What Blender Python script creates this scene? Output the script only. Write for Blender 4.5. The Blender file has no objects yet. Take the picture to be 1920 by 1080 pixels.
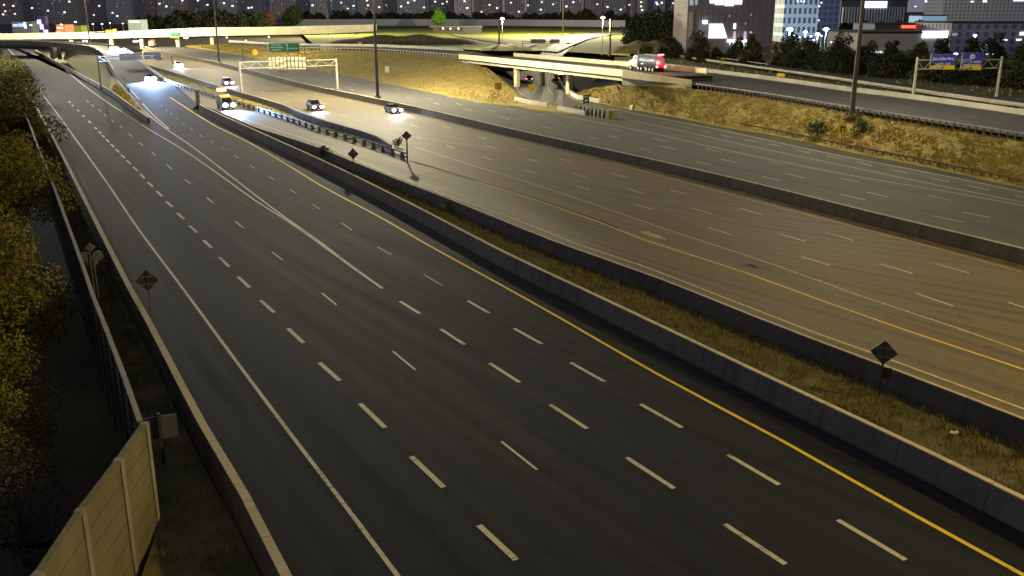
import bpy, bmesh, math, random
from mathutils import Vector, Matrix
random.seed(7)
R = math.radians
# ---------------------------------------------------------------- camera, world, exposure
scn = bpy.context.scene
COL = scn.collection
CAM_H = 17.4; PITCH = math.atan(520/1750); FOC = 1750.0
cd = bpy.data.cameras.new('camera'); cam = bpy.data.objects.new('camera', cd); COL.objects.link(cam)
cam.location = (0, 0, CAM_H); cam.rotation_euler = (math.pi/2-PITCH, 0, 0)
cd.sensor_width = 36; cd.lens = 36*FOC/1920; cd.clip_start = 0.5; cd.clip_end = 20000
scn.camera = cam
w = bpy.data.worlds.new('World'); scn.world = w; w.use_nodes = True
wn = w.node_tree.nodes; wl = w.node_tree.links
bg = wn['Background']; bg.inputs[1].default_value = 1.0
tc = wn.new('ShaderNodeTexCoord'); sp = wn.new('ShaderNodeSeparateXYZ'); cr = wn.new('ShaderNodeValToRGB')
wl.new(tc.outputs['Generated'], sp.inputs[0]); wl.new(sp.outputs['Z'], cr.inputs[0]); wl.new(cr.outputs[0], bg.inputs[0])
cr.color_ramp.elements[0].position = 0.0; cr.color_ramp.elements[0].color = (0.165, 0.155, 0.200, 1)   # city glow low in a night sky
cr.color_ramp.elements[1].position = 0.6; cr.color_ramp.elements[1].color = (0.085, 0.088, 0.115, 1)
scn.view_settings.view_transform = 'Standard'; scn.view_settings.look = 'None'
scn.view_settings.exposure = 0.0; scn.view_settings.gamma = 1.0
SODIUM = (1.0, 0.89, 0.58)
# ---------------------------------------------------------------- pixel -> place helpers (each point gets its true distance on the ground it lies on)
SP, CP = math.sin(PITCH), math.cos(PITCH)
def gp(px, py, z=0.0):
    u = px-960; v = py-540
    dn = v*CP+FOC*SP; fw = FOC*CP-v*SP
    if dn < 6: dn = 6
    k = (CAM_H-z)/dn
    return Vector((u*k, fw*k, z))
def zat(Y, py):                       # height of the point seen at row py at forward distance Y
    v = py-540
    return CAM_H-Y*(v*CP+FOC*SP)/(FOC*CP-v*SP)
def xat(px, py, Y):
    v = py-540
    return (px-960)*Y/(FOC*CP-v*SP)
def curve(pts, z=0.0, step=4.0):
    P = []
    for p in pts:
        P.append(p.copy() if isinstance(p, Vector) else gp(p[0], p[1], p[2] if len(p) > 2 else z))
    out = []
    n = len(P)
    for i in range(n-1):
        a = P[i-1] if i > 0 else P[0]*2-P[1]
        b, c = P[i], P[i+1]
        d = P[i+2] if i+2 < n else P[-1]*2-P[-2]
        L = (c-b).length; m = max(1, int(L/step))
        ta = (c-a)*(L/max((c-a).length, 1e-6)); tb = (d-b)*(L/max((d-b).length, 1e-6))
        for k in range(m):
            t = k/m; t2 = t*t; t3 = t2*t
            out.append(b*(2*t3-3*t2+1)+ta*(t3-2*t2+t)+c*(-2*t3+3*t2)+tb*(t3-t2))
    out.append(P[-1]); return out
def resample(P, n):
    L = [0]
    for i in range(1, len(P)): L.append(L[-1]+(P[i]-P[i-1]).length)
    out = []; j = 0
    for k in range(n):
        s = L[-1]*k/(n-1)
        while j < len(L)-2 and L[j+1] < s: j += 1
        t = (s-L[j])/max(L[j+1]-L[j], 1e-9)
        out.append(P[j].lerp(P[j+1], min(max(t, 0), 1)))
    return out
def plen(P): return sum((P[i+1]-P[i]).length for i in range(len(P)-1))
def offset(P, d, dz=0):
    out = []
    for i, p in enumerate(P):
        a = P[max(i-1, 0)]; b = P[min(i+1, len(P)-1)]
        t = (b-a); t.z = 0; t.normalize()
        out.append(Vector((p.x-t.y*d, p.y+t.x*d, p.z+dz)))
    return out
# ---------------------------------------------------------------- materials
MATS = {}
def mat(name, col, rough=0.85, var=0.15, scale=0.6, bump=0.0, metal=0.0, emit=None, es=0.0, spec=0.3, col2=None, mix_scale=None, detail=6):
    if name in MATS: return MATS[name]
    m = bpy.data.materials.new(name); m.use_nodes = True; MATS[name] = m
    N = m.node_tree.nodes; L = m.node_tree.links; b = N['Principled BSDF']
    b.inputs['Roughness'].default_value = rough; b.inputs['Metallic'].default_value = metal
    b.inputs['Specular IOR Level'].default_value = spec
    g = N.new('ShaderNodeNewGeometry')
    nz = N.new('ShaderNodeTexNoise'); nz.inputs['Scale'].default_value = scale; nz.inputs['Detail'].default_value = detail
    L.new(g.outputs['Position'], nz.inputs['Vector'])
    rp = N.new('ShaderNodeValToRGB'); L.new(nz.outputs['Fac'], rp.inputs[0])
    c2 = col2 or [min(1, c*(1+var)) for c in col]
    c1 = [c*(1-var) for c in col] if not col2 else col
    rp.color_ramp.elements[0].position = .35; rp.color_ramp.elements[0].color = (*c1, 1)
    rp.color_ramp.elements[1].position = .65; rp.color_ramp.elements[1].color = (*c2, 1)
    L.new(rp.outputs[0], b.inputs['Base Color'])
    if bump:
        n2 = N.new('ShaderNodeTexNoise'); n2.inputs['Scale'].default_value = mix_scale or scale*8; n2.inputs['Detail'].default_value = 5
        L.new(g.outputs['Position'], n2.inputs['Vector'])
        bp = N.new('ShaderNodeBump'); bp.inputs['Strength'].default_value = bump; bp.inputs['Distance'].default_value = .1
        L.new(n2.outputs['Fac'], bp.inputs['Height']); L.new(bp.outputs[0], b.inputs['Normal'])
    if emit:
        b.inputs['Emission Color'].default_value = (*emit, 1); b.inputs['Emission Strength'].default_value = es
    return m
def road_mat(name, base, streak, lane=3.75, rough=.75, joint=0.0, sdepth=.5, spec=.3):
    """asphalt / concrete: fine grain, long tyre-dark bands along the lanes, patches; UV = (metres across, metres along)"""
    m = bpy.data.materials.new(name); m.use_nodes = True
    N = m.node_tree.nodes; L = m.node_tree.links; b = N['Principled BSDF']
    b.inputs['Specular IOR Level'].default_value = spec
    uv = N.new('ShaderNodeUVMap'); uv.uv_map = 'UVMap'
    sx = N.new('ShaderNodeSeparateXYZ'); L.new(uv.outputs[0], sx.inputs[0])
    def noise(sc, det, vx=1, vy=1, off=0):
        mp = N.new('ShaderNodeMapping'); mp.inputs['Scale'].default_value = (vx, vy, 1); mp.inputs['Location'].default_value = (off, off, 0)
        L.new(uv.outputs[0], mp.inputs[0])
        n = N.new('ShaderNodeTexNoise'); n.inputs['Scale'].default_value = sc; n.inputs['Detail'].default_value = det
        L.new(mp.outputs[0], n.inputs['Vector']); return n.outputs['Fac']
    def math_(op, a, b_=None, c=None):
        n = N.new('ShaderNodeMath'); n.operation = op
        for i, x in enumerate((a, b_, c)):
            if x is None: continue
            if isinstance(x, (int, float)): n.inputs[i].default_value = x
            else: L.new(x, n.inputs[i])
        return n.outputs[0]
    band = math_('SINE', math_('MULTIPLY', sx.outputs[0], 2*math.pi/lane*2))
    band = math_('MULTIPLY_ADD', band, .5, .5)
    lng = noise(1.0, 4, .55, .012); lng2 = noise(1.0, 5, 1.6, .02, 7.3)
    st = math_('MULTIPLY', band, math_('SMOOTH_MAX', math_('SUBTRACT', lng, .38), 0.0, .05))
    st = math_('MULTIPLY', st, 3.0*sdepth)
    st2 = math_('MULTIPLY', math_('SUBTRACT', lng2, .5), 1.1*sdepth)
    patch = math_('MULTIPLY', math_('SUBTRACT', noise(.06, 5, 1, .6, 3.1), .5), .55)
    fine = math_('MULTIPLY', math_('SUBTRACT', noise(6, 3), .5), .55)
    grain = math_('MULTIPLY', math_('SUBTRACT', noise(1.4, 6, 1, 1, 5), .5), .35)
    f = math_('ADD', math_('ADD', math_('ADD', st, st2), math_('ADD', patch, fine)), grain)
    if joint:
        for ax, per in ((1, 4.9), (0, 3.75)):
            fr = math_('FRACT', math_('MULTIPLY', sx.outputs[ax], 1/per))
            j = math_('LESS_THAN', fr, .018 if ax == 1 else .012)
            f = math_('ADD', f, math_('MULTIPLY', j, joint))
    vo = N.new('ShaderNodeTexVoronoi'); vo.feature = 'DISTANCE_TO_EDGE'; vo.inputs['Scale'].default_value = .11; vo.inputs['Randomness'].default_value = 1
    mpv = N.new('ShaderNodeMapping'); mpv.inputs['Scale'].default_value = (1, .45, 1); L.new(uv.outputs[0], mpv.inputs[0])
    nv = N.new('ShaderNodeTexNoise'); nv.inputs['Scale'].default_value = .8; nv.inputs['Detail'].default_value = 4; L.new(mpv.outputs[0], nv.inputs['Vector'])
    vm = N.new('ShaderNodeVectorMath'); vm.operation = 'MULTIPLY_ADD'; L.new(nv.outputs['Color'], vm.inputs[0]); vm.inputs[1].default_value = (1.6, 1.6, 0); L.new(mpv.outputs[0], vm.inputs[2]); L.new(vm.outputs[0], vo.inputs['Vector'])
    crk = math_('MULTIPLY', math_('LESS_THAN', vo.outputs['Distance'], .0045), math_('GREATER_THAN', noise(.05, 2, 1, 1, 21), .50))
    f = math_('ADD', f, math_('MULTIPLY', crk, .38))
    seam = math_('LESS_THAN', math_('FRACT', math_('MULTIPLY_ADD', sx.outputs[0], 1/lane, .5)), .02)
    f = math_('ADD', f, math_('MULTIPLY', seam, .16))
    f = math_('ADD', f, .3)
    cl = N.new('ShaderNodeClamp'); L.new(f, cl.inputs[0])
    mx = N.new('ShaderNodeMix'); mx.data_type = 'RGBA'; L.new(cl.outputs[0], mx.inputs[0])
    mx.inputs[6].default_value = (*base, 1); mx.inputs[7].default_value = (*streak, 1)
    L.new(mx.outputs[2], b.inputs['Base Color'])
    rr = math_('MULTIPLY_ADD', noise(.5, 4, 1, .05, 9), .25, rough-.12); L.new(rr, b.inputs['Roughness'])
    n2 = noise(14, 3); bp = N.new('ShaderNodeBump'); bp.inputs['Strength'].default_value = .25; bp.inputs['Distance'].default_value = .02
    L.new(n2, bp.inputs['Height']); L.new(bp.outputs[0], b.inputs['Normal'])
    return m
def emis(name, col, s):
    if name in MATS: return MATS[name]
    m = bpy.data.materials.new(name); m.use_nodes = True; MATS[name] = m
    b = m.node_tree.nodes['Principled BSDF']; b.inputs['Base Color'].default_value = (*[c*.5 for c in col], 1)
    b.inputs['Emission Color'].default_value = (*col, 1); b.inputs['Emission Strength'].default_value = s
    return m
M_asph_dark = road_mat('asphalt_dark', (0.0170, 0.0200, 0.0310), (0.0070, 0.0083, 0.0125), sdepth=1.2, rough=.82, spec=.18)
M_concrete_road = road_mat('concrete_road', (0.180, 0.145, 0.088), (0.062, 0.051, 0.033), joint=.11, sdepth=.62, rough=.7)
M_asph_grey = road_mat('asphalt_grey', (0.115, 0.112, 0.100), (0.062, 0.062, 0.060), sdepth=.6)
M_asph_ramp = road_mat('asphalt_ramp', (0.080, 0.078, 0.072), (0.048, 0.047, 0.045), sdepth=.5)
M_deck = road_mat('deck_concrete', (0.150, 0.138, 0.115), (0.090, 0.084, 0.075), sdepth=.4)
M_shoulder = road_mat('shoulder', (0.20, 0.185, 0.155), (0.12, 0.11, 0.095), sdepth=.4)
def barrier_mat(name, base, dark, jl=4.0):
    m = bpy.data.materials.new(name); m.use_nodes = True; N = m.node_tree.nodes; L = m.node_tree.links; b = N['Principled BSDF']; b.inputs['Roughness'].default_value = .9; b.inputs['Specular IOR Level'].default_value = .2
    uv = N.new('ShaderNodeUVMap'); uv.uv_map = 'UVMap'; sx = N.new('ShaderNodeSeparateXYZ'); L.new(uv.outputs[0], sx.inputs[0])
    def nz(sc, vx, vy, det=5):
        mp = N.new('ShaderNodeMapping'); mp.inputs['Scale'].default_value = (vx, vy, 1); L.new(uv.outputs[0], mp.inputs[0])
        n = N.new('ShaderNodeTexNoise'); n.inputs['Scale'].default_value = sc; n.inputs['Detail'].default_value = det; L.new(mp.outputs[0], n.inputs['Vector']); return n.outputs['Fac']
    def mm(op, *a):
        n = N.new('ShaderNodeMath'); n.operation = op
        for i, x in enumerate(a):
            if isinstance(x, (int, float)): n.inputs[i].default_value = x
            else: L.new(x, n.inputs[i])
        return n.outputs[0]
    j = mm('LESS_THAN', mm('FRACT', mm('MULTIPLY', sx.outputs[1], 1/jl)), .016)
    f = mm('ADD', mm('MULTIPLY', mm('SUBTRACT', nz(1.6, .25, 1), .42), 1.9), mm('MULTIPLY', mm('SUBTRACT', nz(.12, .1, 1), .5), 1.8))
    f = mm('ADD', mm('ADD', f, mm('MULTIPLY', mm('SUBTRACT', nz(7, 1, 1, 3), .5), .7)), mm('MULTIPLY', j, .8))
    cl = N.new('ShaderNodeClamp'); L.new(f, cl.inputs[0]); mx = N.new('ShaderNodeMix'); mx.data_type = 'RGBA'; L.new(cl.outputs[0], mx.inputs[0])
    mx.inputs[6].default_value = (*base, 1); mx.inputs[7].default_value = (*dark, 1); L.new(mx.outputs[2], b.inputs['Base Color']); return m
M_conc = barrier_mat('barrier_concrete', (0.165, 0.158, 0.140), (0.075, 0.072, 0.065))
M_lit_top = barrier_mat('barrier_lit_top', (0.56, 0.49, 0.36), (0.34, 0.30, 0.23))  # same concrete, paler to paint the light on barrier tops
M_conc_dark = barrier_mat('stained_shaded_concrete', (0.105, 0.10, 0.095), (0.05, 0.048, 0.048))  # dark tone paints the shade on unlit faces; the noise is staining
M_conc_pale = mat('pale_concrete', (0.44, 0.42, 0.35), .85, .12, .35, .2)
def paint_mat(name, col, under, wear):
    m = bpy.data.materials.new(name); m.use_nodes = True; N = m.node_tree.nodes; L = m.node_tree.links; b = N['Principled BSDF']; b.inputs['Roughness'].default_value = .7
    g = N.new('ShaderNodeNewGeometry'); n = N.new('ShaderNodeTexNoise'); n.inputs['Scale'].default_value = 5; n.inputs['Detail'].default_value = 7; L.new(g.outputs['Position'], n.inputs['Vector'])
    n2 = N.new('ShaderNodeTexNoise'); n2.inputs['Scale'].default_value = .22; n2.inputs['Detail'].default_value = 3; L.new(g.outputs['Position'], n2.inputs['Vector'])
    a = N.new('ShaderNodeMath'); a.operation = 'MULTIPLY_ADD'; L.new(n2.outputs['Fac'], a.inputs[0]); a.inputs[1].default_value = .7; L.new(n.outputs['Fac'], a.inputs[2])
    r = N.new('ShaderNodeValToRGB'); L.new(a.outputs[0], r.inputs[0]); r.color_ramp.elements[0].position = wear; r.color_ramp.elements[0].color = (*under, 1); r.color_ramp.elements[1].position = wear+.16; r.color_ramp.elements[1].color = (*col, 1)
    L.new(r.outputs[0], b.inputs['Base Color']); return m
M_white = paint_mat('white_paint', (0.56, 0.52, 0.40), (0.20, 0.19, 0.16), .65)
M_white_worn = paint_mat('worn_white_paint', (0.30, 0.28, 0.23), (0.08, 0.078, 0.07), .72)
M_yellow = paint_mat('yellow_paint', (0.80, 0.58, 0.03), (0.35, 0.25, 0.03), .62)
M_yellow_worn = mat('worn_yellow_paint', (0.42, 0.32, 0.09), .7, .3, 1.5)
M_galv = mat('galvanised_steel', (0.28, 0.28, 0.27), .5, .15, 2, metal=.3)
M_pole = mat('weathered_pole', (0.095, 0.085, 0.075), .6, .25, .7, metal=.2)
M_pole_pale = mat('pale_gantry_steel', (0.42, 0.41, 0.37), .5, .1, 1.5)
M_signback = mat('sign_back', (0.10, 0.10, 0.10), .5, .15, 1.5, metal=.3)
M_signback_pale = mat('pale_sign_back', (0.17, 0.165, 0.15), .55, .15, 1.5)
M_dark = mat('dark_metal', (0.03, 0.03, 0.032), .5)
M_rubber = mat('tyre_rubber', (0.02, 0.02, 0.02), .8)
M_glass = mat('dark_glass', (0.015, 0.017, 0.02), .1, spec=.6)
M_green = mat('green_sign', (0.01, 0.075, 0.05), .5, .1, 1)
M_blue = mat('blue_sign', (0.05, 0.05, 0.50), .5, .06, 1)
M_signyel = mat('yellow_sign', (0.75, 0.55, 0.03), .5, .08, 1)
M_letter = mat('sign_letter', (0.75, 0.75, 0.78), .5, .03, 1)
M_black = mat('black_symbol', (0.02, 0.02, 0.02), .6)
M_earth = mat('earth', (0.050, 0.048, 0.030), .95, .3, .08, .3, col2=(0.095, 0.082, 0.045))
M_grass_gold = mat('dry_grass_ground', (0.20, 0.155, 0.048), .95, scale=.45, bump=.25, col2=(0.31, 0.245, 0.075), mix_scale=1.6)
M_grass_green = mat('lit_grass_ground', (0.085, 0.12, 0.008), .95, scale=.02, bump=.6, col2=(0.21, 0.20, 0.012), mix_scale=.8)
M_grass_dark = mat('dim_grass_ground', (0.065, 0.065, 0.030), .95, scale=.5, bump=.8, col2=(0.13, 0.11, 0.05), mix_scale=3)
M_verge_green = mat('green_verge', (0.08, 0.14, 0.03), .95, scale=.3, bump=.7, col2=(0.15, 0.19, 0.05), mix_scale=3)
def blade_mat(name, a, b, hue=None):
    m = bpy.data.materials.new(name); m.use_nodes = True
    N = m.node_tree.nodes; L = m.node_tree.links; bs = N['Principled BSDF']; bs.inputs['Roughness'].default_value = .9
    bs.inputs['Specular IOR Level'].default_value = .1
    g = N.new('ShaderNodeNewGeometry'); r = N.new('ShaderNodeValToRGB')
    n = N.new('ShaderNodeTexNoise'); n.inputs['Scale'].default_value = .35; n.inputs['Detail'].default_value = 4; L.new(g.outputs['Position'], n.inputs['Vector'])
    mt = N.new('ShaderNodeMath'); mt.operation = 'MULTIPLY_ADD'; L.new(g.outputs['Random Per Island'], mt.inputs[0]); mt.inputs[1].default_value = .45
    mt2 = N.new('ShaderNodeMath'); mt2.operation = 'MULTIPLY'; L.new(n.outputs['Fac'], mt2.inputs[0]); mt2.inputs[1].default_value = .75
    L.new(mt2.outputs[0], mt.inputs[2]); L.new(mt.outputs[0], r.inputs[0])
    r.color_ramp.elements[0].position = .3; r.color_ramp.elements[0].color = (*a, 1)
    r.color_ramp.elements[1].position = .8; r.color_ramp.elements[1].color = (*b, 1)
    if hue:
        n2 = N.new('ShaderNodeTexNoise'); n2.inputs['Scale'].default_value = .07; n2.inputs['Detail'].default_value = 5; L.new(g.outputs['Position'], n2.inputs['Vector'])
        r2 = N.new('ShaderNodeValToRGB'); L.new(n2.outputs['Fac'], r2.inputs[0]); r2.color_ramp.elements[0].position = .36; r2.color_ramp.elements[1].position = .62
        r2.color_ramp.elements[0].color = (*hue[0], 1); r2.color_ramp.elements[1].color = (*hue[1], 1)
        mx = N.new('ShaderNodeMix'); mx.data_type = 'RGBA'; mx.blend_type = 'MULTIPLY'; mx.inputs[0].default_value = 1
        L.new(r.outputs[0], mx.inputs[6]); L.new(r2.outputs[0], mx.inputs[7]); L.new(mx.outputs[2], bs.inputs['Base Color'])
    else: L.new(r.outputs[0], bs.inputs['Base Color'])
    return m
M_blade_gold = blade_mat('dry_blades', (0.27, 0.205, 0.062), (0.43, 0.335, 0.100), ((1,.84,.9),(.80,.88,.62)))
M_blade_mix = blade_mat('median_blades', (0.12, 0.125, 0.045), (0.29, 0.25, 0.09))
M_blade_dark = blade_mat('verge_blades', (0.13, 0.14, 0.05), (0.34, 0.30, 0.12))
M_leaf_gold = blade_mat('golden_green_leaves', (0.10, 0.098, 0.018), (0.31, 0.265, 0.045))
M_leaf_grey = blade_mat('dull_leaves', (0.05, 0.045, 0.03), (0.16, 0.14, 0.10))
M_leaf_dark = blade_mat('dark_leaves', (0.012, 0.016, 0.010), (0.045, 0.050, 0.028))
M_leaf_mid = blade_mat('mid_leaves', (0.025, 0.035, 0.015), (0.09, 0.10, 0.04))
M_leaf_bright = blade_mat('bright_green_leaves', (0.10, 0.30, 0.02), (0.30, 0.60, 0.06))
M_leaf_yellow = blade_mat('yellow_leaves', (0.40, 0.32, 0.02), (0.75, 0.62, 0.05))
M_leaf_olive = blade_mat('olive_leaves', (0.05, 0.050, 0.012), (0.14, 0.125, 0.03))
M_leaf_rust = blade_mat('rust_leaves', (0.13, 0.07, 0.04), (0.32, 0.20, 0.09))
M_bark = mat('bark', (0.05, 0.04, 0.03), .95, .3, 3, .6)
# ---------------------------------------------------------------- object helpers
def tag(o, label=None, cat=None, group=None, kind=None):
    if label: o['label'] = label
    if cat: o['category'] = cat
    if group: o['group'] = group
    if kind: o['kind'] = kind
    return o
def link_bm(bm, name, m, parent=None, smooth=False):
    me = bpy.data.meshes.new(name); bm.to_mesh(me); bm.free()
    if smooth: me.polygons.foreach_set('use_smooth', [True]*len(me.polygons))
    o = bpy.data.objects.new(name, me); COL.objects.link(o)
    for mm in (m if isinstance(m, (list, tuple)) else [m]): me.materials.append(mm)
    if parent: o.parent = parent
    return o
def from_py(name, V, F, m, parent=None, smooth=False, uvs=None):
    me = bpy.data.meshes.new(name); me.from_pydata([tuple(v) for v in V], [], F); me.update()
    if uvs:
        ul = me.uv_layers.new(name='UVMap')
        for lp in me.loops: ul.data[lp.index].uv = uvs[lp.vertex_index]
    if smooth: me.polygons.foreach_set('use_smooth', [True]*len(me.polygons))
    o = bpy.data.objects.new(name, me); COL.objects.link(o); me.materials.append(m)
    if parent: o.parent = parent
    return o
def empty(name, loc=(0, 0, 0), rz=0):
    o = bpy.data.objects.new(name, None); COL.objects.link(o); o.location = loc; o.rotation_euler = (0, 0, rz); o.empty_display_size = .3
    return o
def box(bm, c, s, rz=0, M=None, taper=None):
    r = bmesh.ops.create_cube(bm, size=1)
    T = Matrix.Translation(c) @ Matrix.Rotation(rz, 4, 'Z') @ Matrix.Diagonal((*s, 1))
    for v in r['verts']:
        if taper and v.co.z > 0: v.co.x *= taper[0]; v.co.y *= taper[1]
    bmesh.ops.transform(bm, matrix=(M @ T if M else T), verts=r['verts']); return r['verts']
def cyl(bm, a, b, r1, r2=None, n=10):
    a = Vector(a); b = Vector(b); d = b-a; r2 = r1 if r2 is None else r2
    r = bmesh.ops.create_cone(bm, cap_ends=True, segments=n, radius1=r1, radius2=r2, depth=d.length)
    q = d.to_track_quat('Z', 'Y').to_matrix().to_4x4()
    bmesh.ops.transform(bm, matrix=Matrix.Translation((a+b)/2) @ q, verts=r['verts']); return r['verts']
def ball(bm, c, r, sub=2, sc=(1, 1, 1)):
    k = bmesh.ops.create_icosphere(bm, subdivisions=sub, radius=r)
    bmesh.ops.transform(bm, matrix=Matrix.Translation(c) @ Matrix.Diagonal((*sc, 1)), verts=k['verts']); return k['verts']
def part(fn, name, m, parent, bevel=0, smooth=False):
    bm = bmesh.new(); fn(bm)
    if bevel: bmesh.ops.bevel(bm, geom=bm.edges[:]+bm.verts[:], offset=bevel, segments=1, affect='EDGES')
    return link_bm(bm, name, m, parent, smooth)
def strip(name, A, B, m, parent=None, dz=0.0, nu=None, n=None, kind='structure', zn=0.0, sm=True, label=None, cat=None):
    """sheet between two polylines, UV in metres"""
    n = n or max(2, int(max(plen(A), plen(B))/4))
    A = resample(A, n); B = resample(B, n)
    nu = nu or 2
    V = []; uvs = []; s = 0
    for i in range(n):
        if i: s += ((A[i]+B[i])-(A[i-1]+B[i-1])).length/2
        wd = (B[i]-A[i]).length
        for j in range(nu):
            t = j/(nu-1); p = A[i].lerp(B[i], t)
            if zn and 0 < j < nu-1: p = p+Vector((0, 0, random.uniform(-zn, zn)))
            V.append((p.x, p.y, p.z+dz)); uvs.append((wd*t, s))
    F = []
    for i in range(n-1):
        for j in range(nu-1):
            a = i*nu+j; F.append((a, a+1, a+nu+1, a+nu))
    # face upward
    e1 = Vector(V[1])-Vector(V[0]); e2 = Vector(V[nu])-Vector(V[0])
    if e1.cross(e2).z < 0: F = [f[::-1] for f in F]
    o = from_py(name, V, F, m, parent, sm, uvs)
    if parent is None: tag(o, label, cat, kind=kind)
    return o
def sweep(name, P, prof, m, parent=None, label=None, cat=None, group=None):
    """closed profile [(lateral, z)] swept along polyline P (its z is the base)"""
    V = []; k = len(prof); UV = []; s_ = 0; pl = [0]
    for j in range(1, k): pl.append(pl[-1]+math.hypot(prof[j][0]-prof[j-1][0], prof[j][1]-prof[j-1][1]))
    for i, p in enumerate(P):
        if i: s_ += (p-P[i-1]).length
        UV += [(q, s_) for q in pl]
        a = P[max(i-1, 0)]; b = P[min(i+1, len(P)-1)]
        t = b-a; t.z = 0; t.normalize(); nx, ny = -t.y, t.x
        for (l, z) in prof: V.append((p.x+nx*l, p.y+ny*l, p.z+z))
    F = []
    for i in range(len(P)-1):
        for j in range(k):
            a = i*k+j; b = i*k+(j+1) % k; F.append((a, b, b+k, a+k))
    F.append(tuple(range(k))[::-1]); F.append(tuple(range((len(P)-1)*k, len(P)*k)))
    o = from_py(name, V, F, m, parent, uvs=UV)
    bm = bmesh.new(); bm.from_mesh(o.data); bmesh.ops.recalc_face_normals(bm, faces=bm.faces[:]); bm.to_mesh(o.data); bm.free()
    if label: tag(o, label, cat, group)
    return o
TALL = [(-.30, -.3), (-.30, .15), (-.14, 1.05), (.14, 1.05), (.30, .15), (.30, -.3)]
def tallprof(h, wb=.30, wt=.14, down=.3): return [(-wb, -down), (-wb, .12), (-wt, h), (wt, h), (wb, .12), (wb, -down)]
def along(P, s):
    for i in range(len(P)-1):
        L = (P[i+1]-P[i]).length
        if s <= L: return P[i].lerp(P[i+1], s/L), (P[i+1]-P[i]).normalized()
        s -= L
    return P[-1], (P[-1]-P[-2]).normalized()
def line_mesh(P, width, dz, V, F):
    b = len(V)
    Lf = offset(P, -width/2, dz); Rt = offset(P, width/2, dz)
    for a, c in zip(Lf, Rt): V.append(tuple(a)); V.append(tuple(c))
    for i in range(len(P)-1): F.append((b+2*i, b+2*i+1, b+2*i+3, b+2*i+2))
def paint(name, P, width, m, parent, dz=.009):
    V = []; F = []; line_mesh(P, width, dz, V, F)
    return from_py(name, V, F, m, parent)
def dashes(name, P, width, on, off, m, parent, start=0, dz=.009, end=None):
    V = []; F = []; T = plen(P) if end is None else end; s = start
    while s+on < T:
        if s >= 0:
            q = [along(P, s+on*k/2)[0] for k in range(3)]
            line_mesh(q, width, dz, V, F)
        s += on+off
    return from_py(name, V, F, m, parent)
def dash_px(name, pairs, width, m, parent, z=0, dz=.009, on=3.0):
    """dashes at the given starting points, running toward the next"""
    V = []; F = []
    for a, b in pairs:
        A = gp(*a, z); B = gp(*b, z); line_mesh([A, (A+B)/2, B], width, dz, V, F)
    return from_py(name, V, F, m, parent)
def text_mesh(txt, size, name, m, parent, loc, rot=(math.pi/2, 0, 0), ext=.01):
    c = bpy.data.curves.new('t', 'FONT'); c.body = txt; c.size = size; c.align_x = 'CENTER'; c.align_y = 'CENTER'; c.extrude = ext; c.offset = size*.012
    o = bpy.data.objects.new('t', c); COL.objects.link(o); bpy.context.view_layer.update()
    me = bpy.data.meshes.new_from_object(o.evaluated_get(bpy.context.evaluated_depsgraph_get()))
    bpy.data.objects.remove(o); bpy.data.curves.remove(c)
    n = bpy.data.objects.new(name, me); COL.objects.link(n); me.materials.clear(); me.materials.append(m)
    n.parent = parent; n.location = loc; n.rotation_euler = rot; return n
def point_light(name, loc, power, col, parent=None, rad=.5):
    l = bpy.data.lights.new(name, 'POINT'); l.energy = power; l.color = col; l.shadow_soft_size = rad
    o = bpy.data.objects.new(name, l); COL.objects.link(o); o.location = loc
    if parent: o.parent = parent
    return o
def spot_light(name, loc, dirv, power, col, ang, parent=None, blend=.6, rad=.1):
    l = bpy.data.lights.new(name, 'SPOT'); l.energy = power; l.color = col; l.spot_size = R(ang); l.spot_blend = blend; l.shadow_soft_size = rad
    o = bpy.data.objects.new(name, l); COL.objects.link(o); o.location = loc
    o.rotation_mode = 'QUATERNION'; o.rotation_quaternion = Vector(dirv).to_track_quat('-Z', 'Y')
    if parent: o.parent = parent
    return o
def scatter_blades(name, A, B, count, h, wd, m, label=None, cat='grass', lean=.5, t0=0, t1=1, clump=5, bow=0):
    """thousands of leaning blades standing in tufts over the sheet between two polylines"""
    n = max(2, int(max(plen(A), plen(B))/3)); A = resample(A, n); B = resample(B, n)
    cw = []; tot = 0
    for i in range(n-1):
        tot += ((A[i+1]-A[i]).length+(B[i+1]-B[i]).length)/2*((B[i]-A[i]).length+.5); cw.append(tot)
    import bisect
    V = []; F = []
    for q in range(count//clump):
        i = min(bisect.bisect(cw, random.random()*tot), n-2)
        s = random.random(); t = t0+(t1-t0)*random.random()
        p = A[i].lerp(A[i+1], s).lerp(B[i].lerp(B[i+1], s), t)
        hh = h*random.uniform(.35, 1.25)**1.3
        for k in range(clump):
            a = random.random()*6.283; b = a+1.57
            x = p.x+random.gauss(0, .18*h+.03); y = p.y+random.gauss(0, .18*h+.03)
            hk = hh*random.uniform(.5, 1.1); l = random.uniform(0, lean)*hk; ww = wd*random.uniform(.6, 1.3)
            z = p.z-.03
            i0 = len(V)
            V += [(x-math.cos(b)*ww, y-math.sin(b)*ww, z), (x+math.cos(b)*ww, y+math.sin(b)*ww, z), (x+math.cos(a)*l, y+math.sin(a)*l, z+hk)]
            F.append((i0, i0+1, i0+2))
    o = from_py(name, V, F, m)
    tag(o, label, cat, kind='stuff'); return o
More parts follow.
